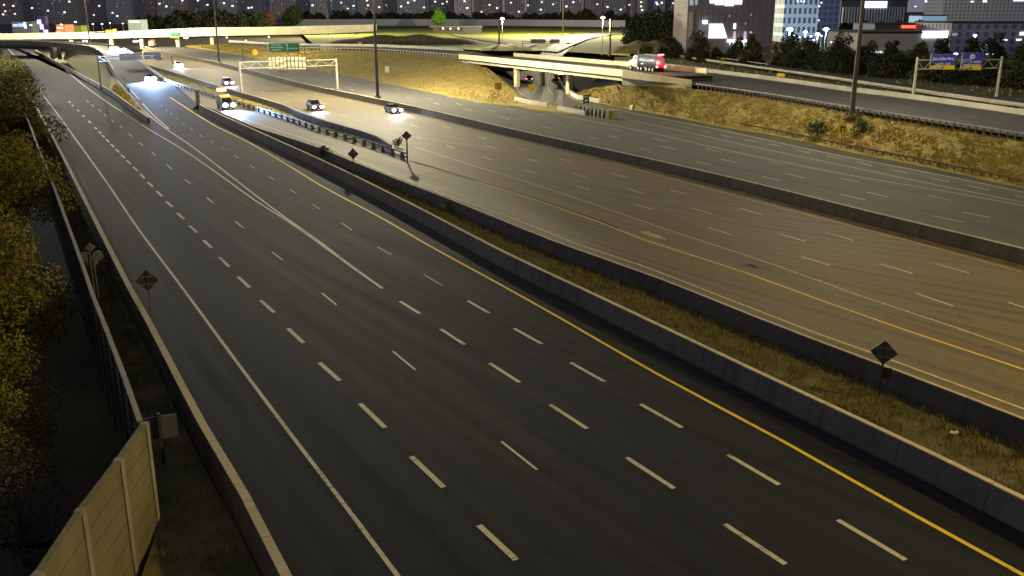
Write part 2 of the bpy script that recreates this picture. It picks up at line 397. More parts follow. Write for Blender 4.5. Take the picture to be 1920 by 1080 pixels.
def leaf_crown(name, blobs, n, size, m, parent):
    V = []; F = []
    tot = sum(b[3]**2 for b in blobs)
    for (bx, by, bz, br, bf) in blobs:
        for k in range(int(n*br*br/tot)):
            while True:
                d = Vector((random.gauss(0, 1), random.gauss(0, 1), random.gauss(0, 1)))
                if d.length > .01: break
            d.normalize(); rr = br*random.uniform(.45, 1.05)**.6*(1+.13*math.sin(5*d.x+3*d.z)+.1*math.sin(9*d.y+bx))
            c = Vector((bx+d.x*rr, by+d.y*rr, bz+d.z*rr*bf))
            nrm = (d+Vector((random.gauss(0, .6), random.gauss(0, .6), random.gauss(0, .6)))).normalized()
            t1 = nrm.orthogonal().normalized(); t1 = Matrix.Rotation(random.random()*6.28, 3, nrm) @ t1; t2 = nrm.cross(t1)
            s = size*random.uniform(.5, 1.3); i0 = len(V)
            V += [tuple(c-t1*s), tuple(c+t2*s*.55), tuple(c+t1*s), tuple(c-t2*s*.55)]; F.append((i0, i0+1, i0+2, i0+3))
    return from_py(name, V, F, m, parent)
def tree(name, loc, h, r, m, n=1500, size=.25, label='', cat='tree', group=None, trunk=.3, nb=7, flat=.9, low=.25, trunk_r=None):
    root = empty(name, loc); tag(root, label, cat, group)
    rnd = random.Random(int(loc[0]*7+loc[1]*13))
    blobs = []
    for i in range(nb):
        a = rnd.random()*6.28; t = (i+.5)/nb
        zz = h*(low+(1-low)*(.12+.78*t)); q = r*(1-.75*abs(t-.35))*.55
        blobs.append((math.cos(a)*q, math.sin(a)*q, zz, r*rnd.uniform(.42, .62)*(1-.35*max(0, t-.5)*2), flat))
    blobs.append((0, 0, h*(low+(1-low)*.5), r*.6, flat))
    tr = trunk_r or max(.12, h*.018)
    def f(bm):
        cyl(bm, (0, 0, -.5), (0, 0, h*.55), tr*1.2, tr*.6, 8)
        for b in blobs[:5]: cyl(bm, (0, 0, h*(low*.8)), (b[0]*.9, b[1]*.9, b[2]), tr*.5, tr*.12, 5)
    part(f, 'trunk', M_bark, root)
    leaf_crown('crown', blobs, n, size, m, root)
    return root
ORD = ['first', 'second', 'third', 'fourth', 'fifth', 'sixth', 'seventh', 'eighth', 'ninth', 'tenth', 'eleventh', 'twelfth', 'thirteenth', 'fourteenth', 'fifteenth', 'sixteenth', 'seventeenth', 'eighteenth', 'nineteenth', 'twentieth', 'twenty-first', 'twenty-second', 'twenty-third', 'twenty-fourth', 'twenty-fifth', 'twenty-sixth', 'twenty-seventh', 'twenty-eighth', 'twenty-ninth', 'thirtieth'] + ['thirty-'+q for q in ('first','second','third','fourth','fifth','sixth','seventh','eighth','ninth')]
exec_parts = []
# ================================================================ SETTING
bm = bmesh.new(); bmesh.ops.create_grid(bm, x_segments=1, y_segments=1, size=9000)
gnd = link_bm(bm, 'ground', M_earth); gnd.location = (0, 6000, -2.6); tag(gnd, kind='structure')
# polylines along the carriageways (image rows turned into places on the ground)
HB = 1.05
L0 = curve([(38,138),(55,176),(90,240),(113,283),(166,388),(203,461),(244,541),(280,605),(380,795),(460,930),(537,1080),(600,1190)], HB)
L0 = [Vector((p.x, p.y, 0)) for p in L0]
B1 = [Vector((p.x, p.y, 0)) for p in curve([(374,196),(420,218),(480,245),(600,299),(667,331),(785,390),(953,477),(1100,546),(1425,700),(1605,784),(1762,858),(1920,936),(2160,1058)], HB)]
B2 = [Vector((p.x, p.y, 0)) for p in curve([(385,198),(480,239),(540,258),(600,278),(664,304),(738,334),(818,364),(933,410),(1040,453),(1240,524),(1410,592),(1542,643),(1651,684),(1814,746),(1920,787),(2160,885)], HB)]
B2B = [Vector((p.x, p.y, 0)) for p in curve([(258,116),(324,135),(360,146),(447,172),(520,193),(580,216),(630,232),(680,246),(708,256),(733,272)], .9)]
B3 = [Vector((p.x, p.y, 0)) for p in curve([(268,87),(320,99),(410,117),(480,134),(575,158),(702,184),(805,206),(960,242),(1200,294),(1425,346),(1631,397),(1920,467),(2160,527)], HB)]
GR1 = curve([(305,152),(341,165),(375,175),(420,189),(480,208),(540,227),(600,248),(680,271),(764,300)])
REDGE = curve([(330,86),(400,94),(480,108),(575,127),(695,150),(800,171),(880,187),(960,200),(1040,215)])        # right kerb of the grey lanes
REDGE2 = curve([(1087,188),(1145,201),(1200,213),(1361,244),(1549,285),(1762,326),(1920,358),(2160,410)])
GUARD_R = curve([(1354,234),(1462,254),(1616,287),(1740,312),(1920,350),(2160,400)])
W2 = curve([(957,198),(1040,214),(1107,227),(1200,245),(1387,287),(1594,329),(1762,357),(1920,386),(2160,430)])
W1 = curve([(1142,218),(1200,229),(1280,246),(1387,270),(1575,309),(1762,348),(1920,380),(2160,428)])
W3 = curve([(777,275),(847,298),(1040,358),(1240,427),(1441,493),(1620,557),(1783,611),(1920,659),(2160,742)])
Y2 = curve([(770,303),(967,363),(1120,415),(1200,447),(1394,510),(1550,567),(1698,619),(1920,693),(2160,770)])
Y3 = curve([(560,166),(660,184),(767,207),(900,240),(1020,270),(1240,330),(1400,373),(1538,409),(1698,450),(1920,511),(2160,576)])
EW2 = curve([(400,203),(480,231),(605,271),(640,287),(727,324),(833,365),(950,405),(1080,457),(1200,497),(1358,558),(1531,625),(1636,662),(1920,767),(2160,853)])
Y1 = curve([(318,182),(400,234),(470,269),(555,319),(600,347),(723,413),(800,458),(937,533),(1053,598),(1230,700),(1462,824),(1700,958),(1920,1079),(2160,1210)])
E1 = curve([(16,92),(27,104),(46,130),(82,180),(112,219),(129,243),(200,342),(260,430),(345,544),(450,687),(560,834),(650,952),(742,1075),(830,1195)])
G1 = curve([(96,106),(140,146),(165,166),(203,193),(240,217),(277,241),(347,283),(430,341),(480,377),(540,415),(600,457),(660,501),(717,541)])
G2 = curve([(187,107),(205,130),(224,155),(248,183),(275,212),(311,241),(352,269),(391,298),(480,367),(535,408),(600,454),(660,500),(717,541)])
# near dark-asphalt carriageway
road1 = strip('near_carriageway', L0, offset(B1, -.2), M_asph_dark, nu=2, dz=0, n=120)
# far-left continuation of the near road under the curved ramp
DIVL = [Vector((p.x, p.y, 0)) for p in curve([(67,94),(95,110),(150,139),(205,169),(235,190),(278,221)], .9)]
roadL = strip('far_left_carriageway', curve([(-140,20),(-40,60),(-8,84),(38,138),(52,170)]), curve([(20,70),(66,96),(95,112),(150,142),(205,174),(238,196),(280,228)]), M_asph_dark, dz=-.004, n=40)
def road_child(fn, *a, **k): return fn(*a, **k)
# ramp that comes over the curved bridge and joins (slopes down to the ground)
RZ = 4.3
rampL = curve([(-120,80,5.4),(0,80.5,5.2),(60,82.0,5.0),(120,86,4.5),(165,91,3.9),(185,99,2.6),(200,118,1.2),(215,142,.3),(240,172,0),(275,214,0),(305,242,0)])
rampR = curve([(-120,77.2,5.4),(0,77.5,5.2),(70,79,5.0),(140,82,4.5),(200,86,3.9),(238,95,2.6),(262,117,1.2),(290,137,.3),(318,156,0),(350,180,0),(372,196,0)])
ramp = strip('curved_ramp_road', rampL, rampR, M_asph_dark, n=70, dz=.004)
# collector side lane + main brown concrete lanes
road2 = strip('side_lane', offset(B2, .2), curve([(325,158),(375,175),(480,208),(600,248),(680,271),(764,300),(967,363),(1120,415),(1200,447),(1394,510),(1550,567),(1698,619),(1920,693),(2160,770)]), M_concrete_road, n=110)
road3 = strip('main_carriageway', Y2, offset(resample(B3, 200)[60:], -.2), M_concrete_road, n=100)
road3b = strip('main_carriageway_far', offset(B2B, .1), offset(resample(B3, 200)[0:140], -.2), M_concrete_road, n=90, dz=-.004)
road3c = strip('main_carriageway_taper', curve([(733,272),(764,300),(900,344)]), curve([(760,225),(900,262),(1100,310)]), M_concrete_road, n=20, dz=-.006)
# grey lanes beyond the median barrier
road4 = strip('grey_carriageway', offset(B3, .2), curve([(330,86),(400,94),(480,108),(575,127),(695,150),(800,171),(880,187),(960,200),(1040,213),(1120,207),(1200,213),(1361,244),(1549,285),(1762,326),(1920,358),(2160,410)]), M_asph_grey, n=120)
# road diving under the bridge
under = strip('underpass_road', curve([(1075,60),(1045,80),(1010,103),(985,128),(968,150),(962,168),(975,182),(1010,193),(1060,205),(1110,215)]), curve([(1150,57),(1110,66),(1078,85),(1050,110),(1045,132),(1050,150),(1066,170),(1085,184),(1120,194),(1200,212)]), M_asph_grey, n=50, dz=.004)
# ---------------- elevated ramp road on the right (R4), deck of the bridge, road going left
Z4 = lambda x: 4.9 if x < 1180 else (4.9-(x-1180)*.4/120 if x < 1300 else (4.5-(x-1300)*.9/620))
R4F = curve([(1168,151,5.5),(1240,155,5.0),(1305,160,4.5),(1391,173,Z4(1391)),(1500,190,Z4(1500)),(1612,209,Z4(1612)),(1777,235,Z4(1777)),(1920,258,Z4(1920)),(2160,298,3.4)])
R4B = curve([(1152,119,5.3),(1230,124,4.9),(1305,133,4.5),(1440,150,Z4(1440)),(1597,172,Z4(1597)),(1717,187,Z4(1717)),(1920,216,Z4(1920)),(2160,252,3.4)])
r4 = strip('upper_ramp_road', R4F, R4B, M_asph_ramp, n=70)
R5F = curve([(430,82,3.6),(560,90,4.2),(680,92.5,4.6),(760,97,4.8),(872,106,4.9)])
R5B = curve([(430,79,3.6),(560,86,4.2),(680,87,4.6),(781,91,4.8),(897,97,4.9)])
r5 = strip('upper_ramp_road_west', R5F, R5B, M_asph_ramp, n=40)
# second ramp + plateau behind
P4A = offset(R4B, 0.0, -.25); P4B = curve([(1152,108,4.2),(1230,103,3.2),(1305,100,2.4),(1440,99,2),(1597,100,2),(1717,100,2),(1920,104,2),(2160,110,2)])
plate = strip('plateau_ground', P4A, P4B, M_grass_dark, nu=8, n=60, zn=.15)
r6 = strip('second_ramp_road', curve([(1230,97,3.7),(1290,108,3.9),(1400,126,4.1),(1540,146,4.1),(1700,170,3.9),(1800,184,3.7),(1920,201,3.6),(2160,236,3.4)]), curve([(1180,92,3.6),(1265,99,3.6),(1400,117,3.8),(1540,135,3.7),(1700,159,3.5),(1800,173,3.4),(1920,190,3.3),(2160,222,3.2)]), M_asph_ramp, n=40, dz=.12)
# embankments
EBR = curve([(1070,180),(1082,186),(1107,189),(1145,199),(1240,215),(1354,238),(1462,256),(1616,290),(1740,314),(1920,354),(2160,404)], 0)
ETR = curve([(1098,169,1.3),(1120,164,2.6),(1150,161,3.8),(1174,160,4.25),(1240,163,4.2),(1305,167.5,4.1),(1391,177,Z4(1391)-.35),(1500,194,Z4(1500)-.35),(1612,213,Z4(1612)-.35),(1777,239,Z4(1777)-.35),(1920,262,Z4(1920)-.35),(2160,302,3.0)])
embR = strip('right_embankment', EBR, ETR, M_grass_gold, nu=9, n=90, zn=.14)
EBL = curve([(335,86),(400,95),(480,109),(575,128),(695,151),(800,172),(880,188),(930,196),(985,196)], 0)
ETL = curve([(430,83,3.2),(490,88,3.8),(560,92,4.0),(680,95,4.3),(760,99,4.5),(862,108,4.5),(900,118,4.0),(930,140,2.2),(957,163,.3)])
embL = strip('left_embankment', EBL, ETL, M_grass_gold, nu=9, n=90, zn=.14)
gore = strip('gore_ground', curve([(905,189),(960,199),(1050,213),(1110,214)]), curve([(957,165),(985,186),(1040,198),(1100,211)]), M_grass_gold, n=16, dz=.03, nu=3)
slope_in = strip('underpass_slope_west', curve([(850,108,4.4),(885,122,3.6),(920,145,2.0),(950,166,.2)]), curve([(900,98,4.2),(930,108,2.6),(960,124,1),(975,140,0)]), M_conc_dark, n=12, nu=3, dz=-.05)
slope_in2 = strip('underpass_slope_east', curve([(1052,150,.1),(1075,168,.1),(1100,184,.1)]), curve([(1130,132,4.2),(1150,150,4.2),(1165,160,4.0)]), M_conc_dark, n=12, nu=3, dz=-.05)
lay = strip('roadside_ground', offset(B3, .3), curve([(268,82),(560,96),(900,120),(1100,130),(1200,160),(1500,200),(1920,300),(2160,360)]), M_earth, n=60, dz=-.05)
# median grass
medA = offset(resample(B1, 300), .28); medB = offset(resample(B2, 300), -.28)
med = strip('median_grass_ground', medA, medB, M_grass_dark, nu=4, n=200, dz=.03, zn=.04)
med2 = strip('ramp_median_ground', offset(GR1, .1), offset(B2B, -.2), M_grass_gold, nu=4, n=60, dz=.02)
# far grass beyond the bridge
farg = strip('far_grass_field', curve([(600,95),(760,86),(900,94),(1040,96),(1180,105)]), curve([(560,56),(720,52),(900,50),(1040,51),(1195,54)]), M_grass_green, nu=8, n=40, zn=.3)
farr1 = strip('far_road', curve([(848,64.5),(900,72),(945,78),(1010,84)]), curve([(848,67),(880,73),(930,81),(990,90)]), M_shoulder, n=14, dz=.5)
farr2 = strip('far_ramp_road', curve([(1015,97),(1050,80),(1090,67),(1140,60),(1190,56)]), curve([(1045,100),(1080,84),(1115,72),(1170,64),(1230,60)]), M_asph_grey, n=20, dz=.6)
farr3 = strip('far_cross_road', curve([(480,52),(720,49.5),(900,49),(1180,52)]), curve([(480,55),(720,53),(900,52),(1180,55)]), M_asph_grey, n=20, dz=.7)
for i, o in enumerate(( farr1, farr2, farr3)): pass
# left side: verge behind the barrier and dark low ground behind the noise wall
WZ = 3.4; VZ = -.6
NWtop = curve([(44,205),(58,240),(71,276),(95,335),(118,397),(142,462),(160,512),(175,557),(200,620),(235,712),(264,795)], WZ)
NW = [Vector((p.x, p.y, 0)) for p in NWtop]
verge = strip('left_verge', offset(NW, -.1, VZ)+[gp(293,1000,VZ), gp(262,1090,VZ), gp(240,1190,VZ)], offset(L0, -.25, VZ+.1), mat('verge_ground', (0.11,0.11,0.045), .95, scale=.6, bump=.8, col2=(0.22,0.19,0.08), mix_scale=3), nu=5, n=120, zn=.05)
vg = strip('green_verge', curve([(52,175,0),(66,215,-.3),(80,262,-.5),(95,310,-.6)]), curve([(56,178,0),(90,243,-.1),(106,275,-.35),(122,312,-.55)]), M_verge_green, nu=3, n=30, dz=.1)
low = strip('low_dark_ground', [Vector((-190, 260, -2.2)), Vector((-60, 60, -2.2)), Vector((-40, 8, -2.2))], offset(NW, .0, -2.2)+[gp(280,1000,-2.2), gp(220,1200,-2.2)], M_earth, n=40)
# ---------------- markings (each painted line is part of its road)
paint('white_edge_line', E1, .17, M_white, road1)
z6 = lambda x, y: (x/3.375, y/3.375+240)
dash_px('continuity_line', [((129,190),(132,193)),((135,196.5),(138,199.5)),((145,206),(148,209)),((155,216),(158,219)),((166,226.5),(170,231))]+[(z6(a, b), z6(c, d)) for a, b, c, d in ((600,-3,612,8),(625,22,640,37),(645,45,662,60),(672,72,690,90),(702,102,722,122),(733,133,754,155),(765,168,790,190),(802,205,828,230),(842,247,872,273),(888,290,915,320),(935,343,968,373),(992,400,1025,433),(1050,465,1092,500),(1120,538,1165,577),(1198,618,1247,662),(1288,710,1340,760),(1387,817,1450,878),(1507,942,1580,1010))]+[((488,563),(514,586)),((540,616),(569,643)),((599,680),(637,714)),((675,757),(722,802)),((771,856),(832,914)),((898,985),(968,1050))], .23, M_white, road1)
dash_px('lane_line', [((163,189),(166,192)),((172,196),(176,200)),((184,205),(189,209)),((195,214),(200,218)),((209,225),(214,230)),((225,236),(230,241)),((241,250),(248,256)),((261,267),(268,273)),((284,285),(292,292)),((313,309),(322,317)),((346,336),(357,345)),((388,371),(400,381)),((441,415),(457,428)),((510,473),(530,488)),((604,550),(631,572)),((737,659),(779,694)),((940,828),(1007,881))], .12, M_white, road1)
paint('gore_line_west', G1, .20, M_white, road1); paint('gore_line_east', G2, .20, M_white, road1, dz=.012)
dash_px('short_dash_line', [((750,565),(787,588)),((826,617),(871,646)),((918,681),(974,717)),((1032,759),(1101,804)),((1175,858),(1264,916)),((1359,983),(1473,1058)),((877,564),(917,587)),((964,616),(1016,645)),((1070,680),(1134,716)),((1201,758),(1279,802)),((1365,853),(1461,909)),((1571,975),(1698,1050))], .21, M_white, road1)
dash_px('thin_lane_line', [((302,197),(305,200)),((311,205),(314,208)),((319,212),(323,215)),((330,221),(334,224)),((342,230),(346,234)),((357,240),(362,245)),((374,252),(379,257)),((394,264),(400,269)),((415,276),(422,281)),((439,291),(448,297)),((468,309),(478,316)),((504,331),(515,338)),((543,355),(556,363)),((585,383),(600,392)),((640,418),(660,432)),((708,463),(734,478)),((795,515),(828,535))], .12, M_white_worn, road1)
paint('yellow_edge_line', Y1, .20, M_yellow, road1)
paint('white_edge_line', EW2, .18, mat('amber_paint', (.55,.45,.20), .7, .25, 2), road2); paint('yellow_edge_line', Y2[4:], .16, M_yellow, road3); paint('yellow_lane_line', W3, .13, mat('amber_paint', (.55,.45,.20), .7, .25, 2), road3)
paint('yellow_median_line', Y3, .16, M_yellow_worn, road3, dz=.012)
dash_px('lane_line', [((778,256),(791,260)),((837,273),(852,279)),((904,294),(923,300)),((982,318),(1007,326)),((1077,348),(1107,357)),((1190,383),(1223,393)),((1328,427),(1371,440)),((1503,481),(1556,498)),((1715,549),(1787,574)),
   ((720,221),(731,224)),((770,234),(783,238)),((845,256),(860,260)),((912,274),(930,279)),((988,298),(1010,304)),((1073,325),(1101,333)),((1177,354),(1208,364)),((1297,390),(1334,401)),((1461,438),(1510,453)),((1650,495),(1711,513)),((1890,567),(1960,590)),
   ((715,205),(726,208)),((765,218),(778,222)),((830,236),(846,241)),((896,256),(912,261)),((970,277),(991,282)),((1050,298),(1073,304)),((1147,325),(1176,333)),((1257,356),(1286,364)),((1387,390),(1429,403)),((1549,436),(1600,451)),((1753,494),(1817,512)),
   ((640,215),(650,218)),((585,205),(594,208)),((535,190),(543,192)),((600,192),(608,195)),((540,177),(548,179)),((490,172),(496,174)),((650,188),(659,190)),((590,175),(598,177))], .15, M_white, road3)
paint('white_edge_line', W1, .16, M_white, road4); paint('white_lane_line', W2, .16, M_white, road4, dz=.014)
paint('white_edge_line', curve([(955,199),(800,170),(695,149),(575,126)]), .35, M_yellow_worn, road4, dz=.01)
paint('yellow_shoulder_line', curve([(1060,176),(1087,191),(1145,203),(1200,215),(1361,246),(1549,287),(1762,328),(1920,361),(2160,412)]), .18, M_white, road4, dz=.012)
dash_px('lane_line', [((1224,259),(1249,265)),((1323,279),(1352,286)),((1438,303),(1468,309)),((1575,334),(1612,341)),((1738,366),(1785,376)),((1145,241),(1165,245)),((1075,227),(1092,230)),((1010,213),(1026,216)),((950,203),(965,206)),((890,191),(903,194)),((838,181),(850,183)),
  ((1239,274),(1266,280)),((1350,298),(1382,305)),((1476,326),(1509,334)),((1624,360),(1664,369)),((1805,398),(1857,408)),((1140,254),(1162,259)),((1052,236),(1070,240)),((978,219),(992,222)),((915,206),(928,209)),((855,194),(867,197)),((800,184),(811,186)),
  ((1303,302),(1333,309)),((1429,330),(1462,339)),((1575,364),(1622,375)),((1750,405),(1805,416)),((1195,277),(1220,283)),((1100,256),(1122,261)),((1015,237),(1034,241)),((940,220),(956,224)),((872,205),(886,208)),((812,193),(824,196)),((760,182),(771,184)),
  ((700,158),(709,160)),((740,166),(750,168)),((660,158),(669,160)),((705,167),(714,169)),((655,167),(664,169)),((700,175),(709,177))], .15, M_white, road4)
dash_px('continuity_line', [((1239,229),(1258,232)),((1277,237),(1295,241)),((1314,245),(1333,249)),((1352,253),(1373,258)),((1397,262),(1420,266)),((1442,270),(1466,275)),((1494,282),(1519,287)),((1549,292),(1577,298)),((1607,304),(1636,311)),((1674,319),(1702,325)),((1744,334),(1779,341)),((1815,348),(1856,357)),((1901,366),(1950,376))], .18, M_white, road4)
paint('white_edge_line', curve([(985,128),(974,150),(970,168),(985,181),(1020,193),(1070,205)]), .2, M_white_worn, under, dz=.006)
paint('lane_line', curve([(1060,85),(1040,110),(1031,137),(1027,153),(1028,166),(1037,178)]), .15, M_white, under, dz=.006)
paint('yellow_edge_line', curve([(1046,140),(1050,155),(1062,170),(1078,184),(1100,196)]), .2, M_yellow_worn, under, dz=.006)
paint('white_edge_line', offset(resample(R4F, 60), 1.2), .15, M_white_worn, r4, dz=.01)
paint('white_edge_line', offset(resample(R4B, 60), -.8), .22, M_yellow_worn, r4, dz=.01)
_m = [a.lerp(b, .52) for a, b in zip(resample(R4F, 60), resample(R4B, 60))]
dashes('lane_line', _m, .14, 3, 9, M_white, r4, start=3)
dashes('lane_line', [a.lerp(b, .28) for a, b in zip(resample(R4F, 60), resample(R4B, 60))], .14, 3, 9, M_white_worn, r4, start=8)
paint('white_edge_line', offset(resample(rampL, 60), .9), .2, M_white, ramp, dz=.014)
# small wear marks on the brown lanes
def blot(name, px, py, rx, ry, m, par, ang=0, dz=.013):
    c = gp(px, py); V = [(c.x, c.y, dz)]; n = 18
    for k in range(n):
        a = k/n*6.283; r = random.uniform(.6, 1.1); x = math.cos(a)*rx*r; y = math.sin(a)*ry*r
        V.append((c.x+x*math.cos(ang)-y*math.sin(ang), c.y+x*math.sin(ang)+y*math.cos(ang), dz))
    return from_py(name, V, [(0, 1+k, 1+(k+1) % n) for k in range(n)], m, par)
M_patch = mat('dark_patch', (0.11, 0.10, 0.085), .8, .3, 2); M_tanpatch = mat('tan_patch', (0.40, 0.33, 0.17), .85, .25, 2)
blot('repair_patch', 1440, 507, 1.9, .5, M_patch, road3, -1.0); blot('repair_patch', 1395, 497, 1.1, .5, M_patch, road3, -.6)
blot('pothole', 1594, 566, .22, .12, M_black, road3); blot('pothole', 1584, 562, .12, .06, M_black, road3)
blot('pothole', 1577, 561, .13, .05, M_black, road3); blot('tan_patch', 1225, 442, 1.7, .45, M_tanpatch, road2, -1.05); blot('tan_patch', 1210, 435, .5, .35, M_tanpatch, road2)
blot('repair_patch', 1640, 549, .8, .12, M_patch, road3, -.4); blot('repair_patch', 1848, 650, .8, .3, M_patch, road3, -.9)
blot('repair_patch', 1790, 592, 1.2, .35, M_patch, road3, -1.0)
M_seam = mat('open_seam', (0.035, 0.03, 0.025), .9)
paint('lane_seam', offset(resample(Y2, 160), .28)[0:80], .34, M_seam, road3, dz=.006)
paint('gutter_shade', offset(B1, -.75), .95, mat('gutter_shade_dirt', (0.026, 0.026, 0.027), .95, .25, 1.2), road1, dz=.005)  # strip coloured for the barrier's cast shade and gutter dirt
paint('gutter_shade', offset(resample(B3, 160), -.9), 1.0, mat('gutter_shade_brown', (0.10, 0.075, 0.045), .95, .35, .8), road3, dz=.016)  # darker strip painted as the shade beside the median barrier
# ================================================================ BARRIERS, WALLS, RAILS
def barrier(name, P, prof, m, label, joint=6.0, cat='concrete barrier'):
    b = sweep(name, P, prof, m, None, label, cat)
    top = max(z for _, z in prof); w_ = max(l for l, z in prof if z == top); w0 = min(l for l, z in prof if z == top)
    if m is not M_conc_pale: sweep('lit_top_strip', P, [(w0-.012, top+.0015), (w0-.012, top+.05), (w_+.012, top+.05), (w_+.012, top+.0015)], M_lit_top, b)  # pale strip added to paint the lit top of the barrier
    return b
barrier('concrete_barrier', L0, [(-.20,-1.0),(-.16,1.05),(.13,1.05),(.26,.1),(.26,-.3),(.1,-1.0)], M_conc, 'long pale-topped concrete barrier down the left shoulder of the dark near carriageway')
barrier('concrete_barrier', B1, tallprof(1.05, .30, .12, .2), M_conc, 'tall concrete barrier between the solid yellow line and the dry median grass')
barrier('concrete_barrier', B2, tallprof(1.05, .28, .07, .2), M_conc_dark, 'stained and shade-darkened concrete barrier on the far edge of the dry median grass')
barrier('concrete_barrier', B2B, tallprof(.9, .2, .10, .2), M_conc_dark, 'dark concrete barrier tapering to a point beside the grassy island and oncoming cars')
barrier('concrete_barrier', B3, tallprof(1.05, .38, .12, .2), mat('brown_stained_shaded', (.085,.072,.052), .9, .3, .6) and MATS.setdefault('bsb', barrier_mat('brown_stained_shaded_barrier', (.115,.100,.072), (.05,.043,.033))), 'long median barrier between the brown lanes and the grey lanes')  # brown body coloured dark for its shaded face, besides the staining
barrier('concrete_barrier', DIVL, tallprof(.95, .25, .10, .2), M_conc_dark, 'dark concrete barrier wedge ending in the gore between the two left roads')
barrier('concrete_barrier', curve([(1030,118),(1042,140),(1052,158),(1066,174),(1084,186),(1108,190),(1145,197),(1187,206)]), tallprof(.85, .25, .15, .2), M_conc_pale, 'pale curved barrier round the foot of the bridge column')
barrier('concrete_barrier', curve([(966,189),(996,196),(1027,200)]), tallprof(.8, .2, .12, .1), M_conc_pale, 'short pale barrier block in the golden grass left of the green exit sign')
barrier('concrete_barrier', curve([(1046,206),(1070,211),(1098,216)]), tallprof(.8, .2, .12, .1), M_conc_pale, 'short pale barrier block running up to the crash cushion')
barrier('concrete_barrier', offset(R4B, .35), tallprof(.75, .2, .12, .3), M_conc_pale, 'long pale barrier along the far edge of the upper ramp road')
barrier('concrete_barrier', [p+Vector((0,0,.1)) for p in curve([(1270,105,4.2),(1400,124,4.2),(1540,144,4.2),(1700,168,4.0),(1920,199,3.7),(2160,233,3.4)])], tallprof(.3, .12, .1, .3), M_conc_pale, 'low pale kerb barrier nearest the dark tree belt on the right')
barrier('concrete_barrier', R5B[:-2], tallprof(.9, .25, .15, .4), M_conc_pale, 'pale barrier left of the bridge along the western ramp road')
def guardrail(name, P, label, n_posts, h=.75, m=M_galv, double=False, block=False, pm=None):
    root = empty(name, P[0]); tag(root, label, 'guardrail')
    Q = [p-P[0] for p in P]
    lst = (h,) if not double else (h, h*.45)
    for z in lst:
        sweep('rail', [q+Vector((0, 0, z)) for q in Q], [(-.05,-.17),(-.05,.0),(.0,.0),(.03,-.085),(.0,-.17)], m, root)
    T = plen(Q); me = None
    for k in range(n_posts):
        p, t = along(Q, T*(k+.5)/n_posts)
        if me is None:
            bm = bmesh.new()
            if block: box(bm, (0, 0, h*.40), (.55, .5, h*.8+.2), taper=(.7, .7))
            else: box(bm, (0, .05, h*.5-.1), (.17, .17, h+.2))
            o = link_bm(bm, 'post', pm or m, root); me = o.data
        else:
            o = bpy.data.objects.new('post', me); COL.objects.link(o); o.parent = root
        o.location = p; o.rotation_euler.z = math.atan2(t.y, t.x)
    return root
M_rail_pale = mat('weathered_rail', (0.34, 0.33, 0.29), .6, .2, 1); M_post_wood = mat('timber_post', (0.12, 0.09, 0.06), .9, .3, 3)
guardrail('guardrail', resample(GR1, 60), 'double guardrail with closely spaced blocks leading to the upper diamond sign', 46, .85, mat('dull_rail', (.075,.072,.066), .6, .2, 1), double=True, block=True, pm=mat('block_posts', (.13,.12,.11), .8, .3, 1))
guardrail('guardrail', resample(GUARD_R, 60), 'low dark guardrail at the foot of the golden embankment on the right', 56, .75, M_post_wood, pm=M_post_wood)
guardrail('guardrail', resample([p for p in curve([(1305,164,4.4),(1391,176,Z4(1391)-.2),(1500,193,Z4(1500)-.2),(1612,212,Z4(1612)-.2),(1777,238,Z4(1777)-.2),(1920,261,Z4(1920)-.2),(2160,301,3.1)])], 60), 'pale guardrail on timber posts along the top of the right embankment', 74, .75, M_rail_pale, pm=M_post_wood)
guardrail('guardrail', resample(curve([(500,90,3.9),(560,92.5,4.1),(680,95.5,4.4),(760,99.5,4.6),(858,107.5,4.6)]), 40), 'pale guardrail on close posts along the ramp left of the bridge', 60, .8, M_rail_pale, pm=M_conc_pale)
guardrail('guardrail', resample(curve([(1256,99,4.0),(1300,106,4.1),(1370,116,4.1),(1440,126,4.1)]), 30), 'short guardrail on dark posts in front of the shrubs right of the tanker truck', 28, .8, M_rail_pale, pm=M_post_wood)
# noise wall ------------------------------------------------------
corner = gp(293, 985, VZ); top_z = zat(corner.y, 797)
nw = empty('noise_wall', (corner.x, corner.y, 0)); tag(nw, 'tall panelled noise wall bending away at its corner, bottom left of the picture', 'noise wall')
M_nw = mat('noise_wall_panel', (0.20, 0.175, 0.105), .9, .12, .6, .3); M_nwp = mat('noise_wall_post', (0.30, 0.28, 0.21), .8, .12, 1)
M_nw_dark = mat('noise_wall_unlit', (0.03, 0.03, 0.034), .95, .25, .5)  # same wall, coloured near black for its unlit side
tops = [(265,797),(222,865),(150,960),(70,1080),(0,1180)]
TP = [gp(x, y, top_z) for x, y in tops]; TP[0] = Vector((corner.x, corner.y, top_z))
def wallpanel(a, b, z0, z1, th, name, m, steps=7):
    d = (b-a); d.z = 0; L = d.length; ang = math.atan2(d.y, d.x); mid = (a+b)/2
    hh = (z1-z0)/steps
    def f(bm):
        for k in range(steps): box(bm, (mid.x-corner.x, mid.y-corner.y, z0+hh*(k+.5)), (L-.12, th, hh-.03), ang)
        box(bm, (mid.x-corner.x, mid.y-corner.y, (z0+z1)/2), (L-.12, th*.55, z1-z0-.02), ang)
        box(bm, (mid.x-corner.x, mid.y-corner.y, z1+.03), (L, th*1.3, .08), ang)
    return part(f, name, m, nw)
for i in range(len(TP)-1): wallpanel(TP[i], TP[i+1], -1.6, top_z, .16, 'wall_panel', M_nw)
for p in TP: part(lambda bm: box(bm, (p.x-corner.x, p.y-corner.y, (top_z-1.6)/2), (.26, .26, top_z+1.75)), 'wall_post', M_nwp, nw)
Q = resample(NW, 44)
